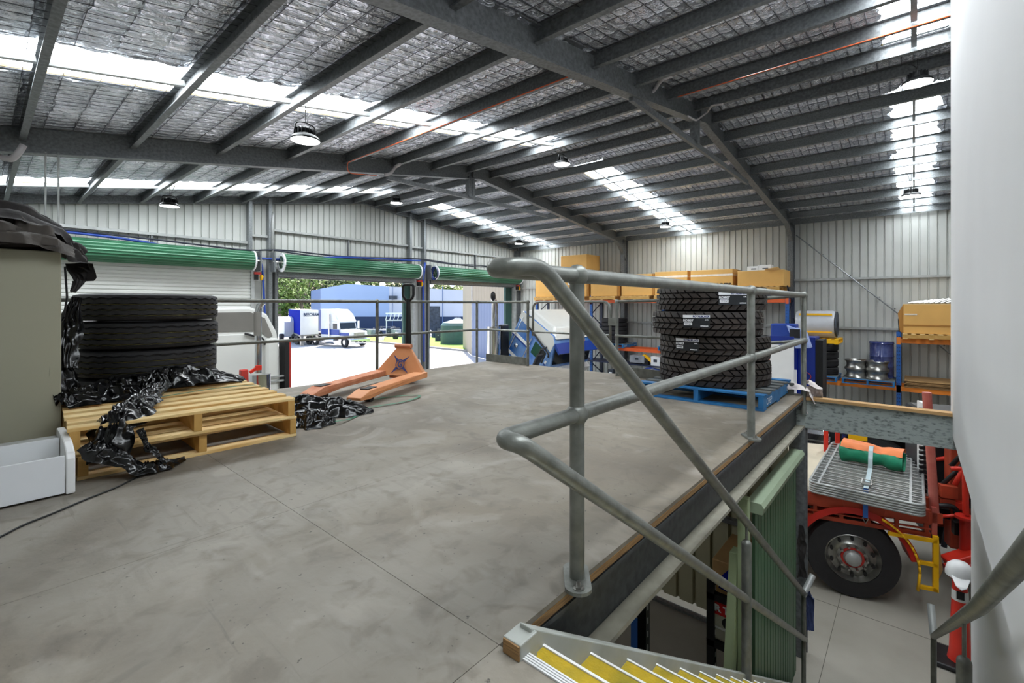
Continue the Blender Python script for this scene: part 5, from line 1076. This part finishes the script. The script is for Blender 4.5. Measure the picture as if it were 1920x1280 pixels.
MB().tube([ex+Vector((0, 0, 2.9)), ex+Vector((0, 0, 3.78)), ex+Vector((-.1, -.05, 3.95))], .085, 14).build('exhaust_stack', 'chrome', bt, smooth=SM)
MB().ball((ex.x-.12, ex.y-.08, 3.99), .11, 14, (1, .6, 1.5)).build('stack_tip', 'black', bt, smooth=SM)
MB().tube([ex+Vector((.16, 0, 2.95)), ex+Vector((.16, 0, 3.7)), ex+Vector((.05, 0, 3.95))], .03, 8).build('intake_pipe', 'steel', bt, smooth=SM)
MB().tube([ex+Vector((0, 0, 1.7)), ex+Vector((0, 0, 2.95))], .24, 24).build('muffler', 'chrome', bt, smooth=SM)
MB().box((ex.x+.3, 10.8, 1.2), (ex.x+.7, 11.0, 3.0)).build('air_cleaner', 'blacksteel', bt, bevel=.05)
MB().box((12.2, 10.9, .9), (12.9, 13.4, 1.0)).build('rear_deck', 'navy', bt)
# ================================================================ WHITE SLEEPER TRUCK BY THE CLOSED DOOR
wt = thing('sleeper_truck', 'white sleeper-cab truck seen from behind in front of the closed roller door', 'truck', (2.3, 10.5, 0))
WY = 8.6; ox, oz = PY(525, 580, WY).x, PY(470, 575, WY).z
MB().prism([(1.0, WY, .9), (1.0, WY, 3.45), (1.12, WY, oz-.03), (ox-.5, WY, oz), (ox-.22, WY, oz-.12), (ox-.05, WY, oz-.45), (ox, WY, 2.9), (ox+.03, WY, .9)][::-1], (0, 2.6, 0)).build('sleeper_cab', 'truckwhite', wt, bevel=.04)
MB().prism([(1.12, WY-.012, oz-.38), (1.12, WY-.012, oz-.1), (ox-.5, WY-.012, oz-.09), (ox-.26, WY-.012, oz-.2), (ox-.13, WY-.012, oz-.52), (ox-.2, WY-.012, oz-.56), (ox-.35, WY-.012, oz-.42)], (0, .01, 0)).build('roof_recess', 'truckgrey', wt)
MB().box((1.2, WY-.03, 1.0), (ox-.32, WY-.001, oz-.46)).build('rear_panel', 'truckwhite', wt, bevel=.03)
MB().box((ox-.28, WY-.1, 1.0), (ox-.05, WY-.001, oz-.55)).build('side_fairing', 'truckwhite', wt, bevel=.05)
MB().lathe([(.06, -.01), (.07, 0), (.05, 0)], (2.45, WY-.03, 3.25), 20, Matrix.Rotation(PI/2, 3, 'X')).ball((2.45, WY-.035, 3.25), .02).build('badge', 'galv_light', wt)
MB().box((2.2, WY-.06, 2.9), (2.4, WY-.03, 3.05)).build('hose_socket', 'blacksteel', wt, bevel=.01); MB().ball((2.3, WY-.05, 2.72), .06).build('hose_plug', 'black', wt, smooth=SM)
for z in (2.42, 2.34): MB().box((ox-.5, WY-.12, z), (ox+.02, WY-.06, z+.03)).build('rub_strip', 'galv_light', wt)
MB().tube(fillet([(ox-.6, WY-.06, oz-.45), (ox-.3, WY-.06, oz-.55), (ox-.28, WY-.06, 3.0)], .1), .018, 8).build('hose', 'black', wt, smooth=3.2)
e1 = PY(484, 640, 8.0); 
MB().tube([(e1.x, 8.0, 2.6), (e1.x, 8.0, 3.6), (e1.x+.02, 8.0, 3.68), (e1.x+.06, 7.98, 3.74)], .05, 16).build('exhaust_stack', 'chrome', wt, smooth=SM)
MB().tube([(e1.x-.01, 8.0, 3.2), (e1.x-.01, 8.0, 3.58)], .056, 14).build('heat_shield', 'truckgrey', wt, smooth=SM)
MB().tube([(e1.x+.03, 8.0, 1.3), (e1.x+.03, 8.0, 2.58)], .155, 28).build('muffler', 'chrome', wt, smooth=SM)
MB().box((ox+.02, WY-.15, 1.0), (ox+.1, WY+.1, 3.08-.02)).build('side_wing', 'black', wt); MB().box((ox+.1, WY-.15, 1.0), (ox+.13, WY+.1, 3.06)).build('wing_edge', 'redbit', wt)
MB().box((1.4, 6.9, .7), (1.5, 12, 1.0)).box((2.6, 6.9, .7), (2.7, 12, 1.0)).build('chassis_rails', 'blacksteel', wt)
for x in (1.2, 3.0):
    for y in (7.4, 12.0): MB().lathe([(.25, -.14), (.5, -.12), (.5, .12), (.25, .14)], (x, y, .5), 32, Matrix.Rotation(PI/2, 3, 'Y')).build('wheel', 'rubber', wt, smooth=SM)
rj = thing('lifting_jack', 'red lifting jack frame beside the chrome muffler', 'jack', (2.4, 7.6, 0))
pj0 = PY(462, 680, 7.6)
MB().prism([(pj0.x-.07, 7.6, 0), (pj0.x-.08, 7.6, 2.2), (pj0.x-.07, 7.6, 2.72), (pj0.x+.03, 7.6, 2.72), (pj0.x+.05, 7.6, 2.0), (pj0.x+.06, 7.6, 0)], (0, .1, 0)).build('mast', 'redbit', rj, bevel=.01)
MB().bar((pj0.x-.28, 7.55, 2.2), (pj0.x-.07, 7.55, 2.56), .03, .03).bar((pj0.x-.14, 7.55, 2.1), (pj0.x+.02, 7.55, 2.4), .03, .03).build('strut', 'redbit', rj)
MB().bar((pj0.x+.03, 7.55, 2.68), (pj0.x+.13, 7.55, 2.74), .04, .04).cbox((pj0.x+.15, 7.55, 2.74), (.08, .05, .07)).build('arm', 'redbright', rj)
# ================================================================ OUTDOORS
yd = struct('yard_ground'); MB().add([(-120, 15.3, -.03), (160, 15.3, -.03), (160, 200, -.03), (-120, 200, -.03)], [(0, 1, 2, 3)]).build('asphalt', 'asphalt', yd)
MB().box((-120, -60, -.3), (XL-.5, 15.3, -.03)).build('asphalt', 'asphalt', yd); MB().box((18.6, -60, -.3), (160, 15.3, -.03)).build('asphalt', 'asphalt', yd)
def G(px, py, z=0): return PZ(px, py, z)
# grass verge and kerbs
a, b = G(688, 640), G(905, 661); c, d = G(690, 628), G(960, 640)
tag(MB().prism([(a.x, a.y, -.02), (b.x, b.y, -.02), (d.x+4, d.y+2, -.02), (c.x-6, c.y+3, -.02)], (0, 0, .1)).build('grass_verge', 'grass', kind='stuff'), 'mown grass verge beyond the yard', 'grass')
tag(MB().bar(a+Vector((0, 0, .03)), b+Vector((0, 0, .03)), .3, .16).bar(b+Vector((0, 0, .03)), b+(b-a).normalized()*12+Vector((0, 0, .03)), .3, .16).build('kerb', 'kerb'), 'concrete kerb along the near side of the grass verge', 'kerb')
# far warehouse
def bpt(px, dist): d_ = ray(px, 600); d_.z = 0; return d_*dist
wh = thing('warehouse', 'long blue-grey warehouse with a dark blue base across the yard', 'building', bpt(700, 62))
e0, e1_, e2 = bpt(583, 70), bpt(601, 62), bpt(872, 62)
def hz(px, py, dist): return CZ+(YH-py)/FPX*dist
def wallq(p, q, z0, zp, zq, m, nm, off=Vector((0, 0, 0)), root=wh): return MB().add([(p.x+off.x, p.y+off.y, z0), (q.x+off.x, q.y+off.y, z0), (q.x+off.x, q.y+off.y, zq), (p.x+off.x, p.y+off.y, zp)], [(0, 1, 2, 3)]).build(nm, m, root)
fr_ = (e1_*-1).normalized()*.06
ridge = bpt(651, 62); zr = hz(0, 532, 62); z1_ = hz(0, 541, 62); z2 = hz(0, 537, 62); z3 = hz(0, 544, 62)
j1, j2 = bpt(730, 62), bpt(768, 62); bs = 2.1
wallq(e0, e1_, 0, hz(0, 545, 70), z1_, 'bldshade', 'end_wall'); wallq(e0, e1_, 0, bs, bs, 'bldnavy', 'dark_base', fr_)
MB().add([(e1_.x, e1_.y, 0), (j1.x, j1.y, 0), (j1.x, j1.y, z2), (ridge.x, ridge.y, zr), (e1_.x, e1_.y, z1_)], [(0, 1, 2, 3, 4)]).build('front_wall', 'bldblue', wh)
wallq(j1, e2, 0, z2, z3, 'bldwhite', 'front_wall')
op0, op1 = bpt(800, 62), bpt(824, 62)
wallq(e1_, op0, 0, bs, bs, 'bldnavy', 'dark_base', fr_); wallq(op1, e2, 0, bs, bs, 'bldnavy', 'dark_base', fr_)
wallq(op0, op1, 0, hz(0, 574, 62), hz(0, 574, 62), 'junk2', 'loading_door', fr_*2)
for px in (735, 829): q = bpt(px, 61.9); wallq(q, bpt(px+1.2, 61.9), 0, z2, z2, 'bldshade', 'downpipe', fr_)
bk2 = ridge.normalized()*14
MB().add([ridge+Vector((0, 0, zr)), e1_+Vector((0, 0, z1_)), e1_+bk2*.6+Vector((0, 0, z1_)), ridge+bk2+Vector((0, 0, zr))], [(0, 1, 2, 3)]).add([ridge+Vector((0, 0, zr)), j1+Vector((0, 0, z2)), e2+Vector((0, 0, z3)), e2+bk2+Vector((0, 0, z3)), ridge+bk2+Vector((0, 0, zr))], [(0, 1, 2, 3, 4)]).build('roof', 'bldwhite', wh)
for px in (671, 717, 808, 848): q = bpt(px, 64); MB().ball((q.x, q.y, z2+.35), .4).build('roof_vent', 'white', wh, smooth=SM)
MB().cbox(tuple(bpt(737, 61.5)+Vector((0, 0, hz(0, 558, 62)))), (.8, .8, .5)).build('wall_light', 'junk2', wh)
# near shed at the right of the doorway view
s0_, s1_, s2_ = bpt(868, 40), bpt(884, 34), bpt(975, 27)
sd = thing('shed', 'tan and blue ribbed metal shed just outside the right-hand doorway', 'building', s1_)
for i in range(16):
    p = s1_.lerp(s2_, i/16); q = s1_.lerp(s2_, (i+1)/16); zt_ = hz(0, 525, 34)
    nrm = Vector((-(q-p).y, (q-p).x, 0)).normalized()*.05
    for zz0, zz1, m in ((0, 3.9, 'shedblue'), (3.9, 6.5, 'shedtan')):
        MB().add([(p.x, p.y, zz0), (q.x-(q-p).x*.15, q.y-(q-p).y*.15, zz0), (q.x-(q-p).x*.15, q.y-(q-p).y*.15, zz1), (p.x, p.y, zz1), (q.x+nrm.x, q.y+nrm.y, zz0), (q.x+nrm.x, q.y+nrm.y, zz1)], [(0, 1, 2, 3), (1, 4, 5, 2)]).build('wall_sheet', m, sd)
MB().add([(s0_.x, s0_.y, 0), (s1_.x, s1_.y, 0), (s1_.x, s1_.y, 6.5), (s0_.x, s0_.y, 6.5)], [(0, 1, 2, 3)]).build('end_wall', 'shedtan', sd)
MB().tube([s1_+Vector((0, -.1, 0)), s1_+Vector((0, -.1, 6.4))], .08, 8).build('downpipe', 'junk3', sd)
# water tank and yard scrap
tp_ = bpt(858, 44); T = thing('water_tank', 'green round water tank beside the shed', 'tank', tp_)
MB().lathe([(1.6, 0), (1.6, 1.75), (1.4, 2.0), (.3, 2.35), (.001, 2.4)], seg=32).build('tank_body', 'tankgreen', T, local=True, smooth=.5); MB().lathe([(.3, 2.34), (.3, 2.45), (.001, 2.46)], seg=16).build('tank_lid', 'white', T, local=True)
kinds = ['stack of grey scrap frames', 'white intermediate bulk container', 'dark scrap axle', 'bundle of pale pipes', 'blue plastic crate', 'low grey trailer frame']
r2 = random.Random(11); KC = [-1]*6
for i in range(34):
    px = 688+i*8.1+r2.uniform(-2, 2); dist = r2.uniform(47, 58); p = bpt(px, dist); kd = i % 6
    if 770 < px < 785 or px > 868: continue
    KC[kd] += 1
    T = thing('scrap_item', '%s before the warehouse, %s such from the left' % (kinds[kd], ORD[KC[kd]]), 'scrap', p, r2.uniform(0, 3), 'scrap items lined up before the warehouse: '+kinds[kd]); T.scale = (.8, .8, .8); kn = 0
    if kd == 1:
        MB().box((-.5, -.5, .15), (.5, .5, 1.15)).build('container', 'junk3', T, local=True, bevel=.05); MB().box((-.55, -.55, 0), (.55, .55, .14)).build('base', 'junk2', T, local=True)
    elif kd == 3:
        for k in range(5): MB().tube([(-1.4, -.4+.2*k, .02), (1.4, -.4+.2*k, .7)], .07, 8).build('pipe', 'junk3', T, local=True)
    elif kd == 2:
        MB().tube([(-.9, 0, .45), (.9, 0, .45)], .1, 10).build('axle', 'junk2', T, local=True)
        for x in (-.9, .9): MB().lathe([(.1, -.15), (.45, -.13), (.45, .13), (.1, .15)], (x, 0, .45), 18, Matrix.Rotation(PI/2, 3, 'Y')).build('wheel', 'rubber', T, local=True)
    elif kd == 4: MB().box((-.6, -.4, 0), (.6, .4, .7)).build('crate', 'bldnavy', T, local=True, bevel=.04); MB().box((-.55, -.35, .7), (.55, .35, .9)).build('contents', 'junk3', T, local=True, bevel=.1)
    else:
        for k in range(4): MB().bar((-1.2, -.4+.25*k, .2+.3*k), (1.2, -.3+.2*k, .35+.3*k), .1, .12).build('frame_bar', 'junk1' if k % 2 else 'junk3', T, local=True)
        for x in (-1, 1): MB().box((x-.06, -.5, 0), (x+.06, .5, 1.25)).build('frame_post', 'junk2', T, local=True)
T = thing('lattice_frame', 'long white lattice truss lying in the scrap row', 'truss', bpt(748, 54), math.radians(-30)); 
for z in (1.9, 2.7): MB().bar((-1.5, 0, z), (1.5, 0, z), .12, .12).build('chord', 'white', T, local=True)
for k in range(7): MB().bar((-1.5+k*.45, 0, 1.9), (-1.3+k*.45, 0, 2.7), .08, .08).build('lattice_bar', 'white', T, local=True)
for x in (-1.4, 1.4): MB().box((x-.06, -.06, 0), (x+.06, .06, 1.9)).build('leg', 'white', T, local=True)
# parked white truck and trailers
def yard_truck():
    f0 = G(646, 650); f1 = G(678, 649); ax = (f1-f0).normalized()          # across the front
    ang = math.atan2(ax.y, ax.x)+PI/2                                     # forward = left of the axle direction, reversed below
    T = thing('prime_mover', 'white parked prime mover with blue stripes facing the yard', 'truck', (f0+f1)/2, 0)
    rear = G(596, 644); fw = ((f0+f1)/2-rear); fw.z = 0; fw.normalize(); T.rotation_euler = (0, 0, math.atan2(fw.y, fw.x)); return T
yt = yard_truck()
# local: x forward, y left, z up
MB().prism([(1.0, -1.0, .75), (1.0, -1.0, 1.5), (.9, -1.0, 1.62), (-.8, -1.0, 1.75), (-.8, -1.0, .75)], (0, 2.0, 0)).build('bonnet', 'truckwhite', yt, local=True, bevel=.08)
MB().box((1.0, -.65, .85), (1.04, .65, 1.5)).build('grille', 'steel', yt, local=True, bevel=.02)
MB().box((.95, -1.2, .35), (1.2, 1.2, .85)).build('bumper', 'chrome', yt, local=True, bevel=.06)
for y in (-.9, .9): MB().ball((1.0, y, 1.1), .15).build('headlamp', 'white', yt, local=True, smooth=SM)
for y in (-.5, 0, .5): MB().box((1.2, y-.15, .5), (1.21, y+.15, .62)).build('bumper_slot', 'black', yt, local=True)
MB().prism([(-.8, -1.05, .8), (-.8, -1.05, 1.75), (-1.05, -1.05, 2.5), (-2.2, -1.05, 2.6), (-2.2, -1.05, .8)], (0, 2.1, 0)).build('cab', 'truckwhite', yt, local=True, bevel=.06)
MB().prism([(-.79, -.92, 1.82), (-.79, .92, 1.82), (-1.0, .9, 2.42), (-1.0, -.9, 2.42)], (.03, 0, .01)).build('windscreen', 'darkglass', yt, local=True)
MB().box((-1.9, -1.07, 1.8), (-1.15, 1.07, 2.35)).build('side_window', 'darkglass', yt, local=True)
MB().prism([(-1.0, -1.0, 2.5), (-1.5, -1.05, 3.25), (-2.3, -1.1, 3.8), (-4.0, -1.1, 3.85), (-4.0, -1.1, .9), (-2.2, -1.1, .9), (-2.2, -1.0, 2.5)], (0, 2.2, 0)).build('sleeper', 'truckwhite', yt, local=True, bevel=.08)
MB().box((-3.9, -1.115, 1.2), (-.8, -1.06, 1.75)).box((-.8, -1.03, 1.15), (.7, -.99, 1.45)).build('blue_stripe', 'navy', yt, local=True)
for y in (-1.2, 1.2): MB().tube([(-2.35, y, .7), (-2.35, y, 3.3)], .1, 12).build('exhaust_stack', 'chrome', yt, local=True, smooth=SM)
for y in (-1.2, 1.2): MB().box((-.8, y-.1, 1.8), (-.7, y+.1, 2.6)).build('mirror', 'white', yt, local=True)
MB().tube([(-3.6, -1.05, .6), (-1.4, -1.05, .6)], .33, 18).build('fuel_tank', 'chrome', yt, local=True, smooth=SM)
MB().box((-6.5, -.5, .7), (.8, .5, .95)).build('chassis', 'blacksteel', yt, local=True)
for x in (.1, -5.0, -6.2):
    for y in (-1.05, 1.05): w_ = MB().lathe([(.28, -.15), (.5, -.13), (.5, .13), (.28, .15)], (x, y, .5), 28, Matrix.Rotation(PI/2, 3, 'X')).build('wheel', 'rubber', yt, local=True, smooth=SM); MB().lathe([(.001, .1), (.28, .1), (.28, -.1), (.001, -.1)], (x, y, .5), 20, Matrix.Rotation(PI/2, 3, 'X')).build('rim', 'chrome', w_, local=True)
yt.scale = (.86, .86, .86)
def trailer(px, dist, ang, L_, lb, mside, mfront, word=None, H=4.1):
    p = bpt(px, dist); T = thing('trailer', lb, 'trailer', p, ang)
    MB().box((-L_, -1.2, 1.15), (0, 1.2, H)).build('box_body', mside, T, local=True, bevel=.04); MB().box((0, -1.2, 1.15), (.05, 1.2, H)).build('front_wall', mfront, T, local=True)
    MB().box((-L_, -1.22, 1.05), (0, 1.22, 1.17)).build('side_rail', 'steel', T, local=True)
    for x in (-L_+1, -L_+2.2, -L_+3.4):
        for y in (-1.05, 1.05): MB().lathe([(.2, -.15), (.5, -.13), (.5, .13), (.2, .15)], (x, y, .5), 24, Matrix.Rotation(PI/2, 3, 'X')).build('wheel', 'rubber', T, local=True)
    for y in (-.8, .8): MB().box((-1.6, y-.08, .1), (-1.45, y+.08, 1.1)).cbox((-1.52, y, .06), (.3, .3, .1)).build('landing_leg', 'steel', T, local=True)
    return T
def box_trailer(lb, pa, da, pb, db, pc, dc, ma, mb_, z1=3.22, word=None):      # near corner b, front edge a-b ... b-c
    A, B, C_2 = bpt(pa, da), bpt(pb, db), bpt(pc, dc); D_2 = A+(C_2-B)
    T = thing('trailer', lb, 'trailer', B)
    up = Vector((0, 0, 1))
    MB().add([A+up*.95, B+up*.95, C_2+up*.95, D_2+up*.95, A+up*z1, B+up*z1, C_2+up*z1, D_2+up*z1], [(4, 5, 6, 7), (0, 3, 2, 1), (3, 0, 4, 7), (2, 3, 7, 6), (1, 2, 6, 5)]).build('box_body', mb_, T)
    MB().add([A+up*.95, B+up*.95, B+up*z1, A+up*z1], [(0, 1, 2, 3)]).build('side_curtain', ma, T)
    for t_ in (.08, .9): p = B.lerp(C_2, t_); MB().box((p.x-.12, p.y-.12, 0), (p.x+.12, p.y+.12, .95)).build('landing_leg', 'steel', T)
    for t_ in (.3, .55, .8): p = A.lerp(B, t_); MB().lathe([(.2, -.15), (.43, -.13), (.43, .13), (.2, .15)], (p.x, p.y, .43), 20, Matrix.Rotation(PI/2, 3, 'Y')).build('wheel', 'rubber', T)
    MB().bar(A+up*.9, B+up*.9, .1, .14).bar(B+up*.9, C_2+up*.9, .1, .14).build('side_rail', 'steel', T)
    if word: rt = (C_2-B).normalized(); nn = Vector((rt.y, -rt.x, 0)); bpy.context.view_layer.update(); text('print', word, .42, plane_M(B.lerp(C_2, .6)+up*(z1-.45)+nn*.03, rt, up), 'bldnavy', T, bold=.01)
    return T
box_trailer('tall trailer with a deep blue side and lettered white front panel', 541, 50, 563, 41.5, 597, 43.5, 'deepblue', 'truckwhite', word='BEECHAM')
box_trailer('blue-grey trailer squeezed between the lettered trailer and the white prime mover', 598, 48, 612, 45, 618, 46, 'bluehose', 'truckwhite')
T = thing('parked_truck', 'white truck nose half hidden at the left of the lettered trailer', 'truck', bpt(532, 46))
p_, q_ = bpt(512, 46), bpt(533, 45); dr = (q_-p_).normalized(); nn = Vector((dr.y, -dr.x, 0))
MB().prism([p_+Vector((0, 0, .5)), q_+Vector((0, 0, .5)), q_+Vector((0, 0, 2.0)), q_-dr*.4+Vector((0, 0, 2.35)), p_+Vector((0, 0, 2.5))], nn*-2).build('cab', 'truckwhite', T, bevel=.05)
MB().box((q_.x-.5, q_.y-.3, .0), (q_.x-.1, q_.y+.1, .9)).build('wheel', 'rubber', T, bevel=.1)
bpy.context.view_layer.update()
# trees behind the warehouse
def tree(px, dist, h, r, lb, m, seed, n=1500, trunks=1):
    p = bpt(px, dist); T = thing('tree', lb, 'tree', p, 0, 'trees behind the yard and warehouse'); rr = random.Random(seed); mb = MB(); V = []; Fc = []
    cl = [(rr.uniform(-r, r)*.7, rr.uniform(-r, r)*.7, h*rr.uniform(.12, .93), r*rr.uniform(.35, .6)) for _ in range(14)]
    for i in range(n):
        cx, cy, cz, cr = rr.choice(cl); u = Vector((rr.gauss(0, 1), rr.gauss(0, 1), rr.gauss(0, 1))).normalized()*cr*rr.uniform(.7, 1.05); c = Vector((cx, cy, cz))+u
        a = Vector((rr.gauss(0, 1), rr.gauss(0, 1), rr.gauss(0, 1))).normalized(); b = a.orthogonal().normalized(); s = rr.uniform(.18, .42); k = len(V)
        V += [c-a*s, c+b*s*.6, c+a*s, c-b*s*.6]; Fc.append((k, k+1, k+2, k+3))
    mb.add(V, Fc).build('foliage', m, T, local=True)
    MB().tube([(0, 0, 0), (r*.1, 0, h*.35), (-r*.05, r*.1, h*.7)], [.35, .25, .1], 8).tube([(r*.1, 0, h*.35), (r*.5, -.3, h*.75)], [.2, .06], 6).tube([(0, 0, h*.3), (-r*.5, -.3, h*.7)], [.2, .06], 6).build('trunk', 'bark', T, local=True)
spec = [(505, 84, 11, 4.5, 'leaf'), (522, 80, 11.5, 4, 'leaf'), (545, 88, 12, 5, 'leafdark'), (562, 82, 11.5, 4, 'leaf'), (590, 90, 13, 5, 'leafdark'), (612, 92, 12.5, 5, 'leaf'), (640, 95, 13, 5.5, 'leafdark'), (668, 96, 12.5, 5, 'leaf'), (698, 100, 13, 5.5, 'leafdark'), (728, 100, 13, 5, 'leaf'), (760, 102, 13, 5.5, 'leafdark'), (795, 104, 12.5, 5, 'leafdark'), (828, 104, 12, 5, 'leaf'), (860, 100, 12, 5, 'leaf'), (535, 100, 14, 6, 'leafdark'), (575, 104, 14, 6, 'leafdark'), (655, 110, 15, 7, 'leafdark'), (490, 96, 13, 6, 'leafdark')]
spec.sort(); TC = {'leaf': -1, 'leafdark': -1}
for i, (px, dist, h, r, m) in enumerate(spec): TC[m] += 1; tree(px, dist, h, r, ('bright leafy green tree beyond the yard, %s bright one from the left' if m == 'leaf' else 'dark green tree beyond the yard, %s dark one from the left') % ORD[TC[m]], m, 100+i, 1700)
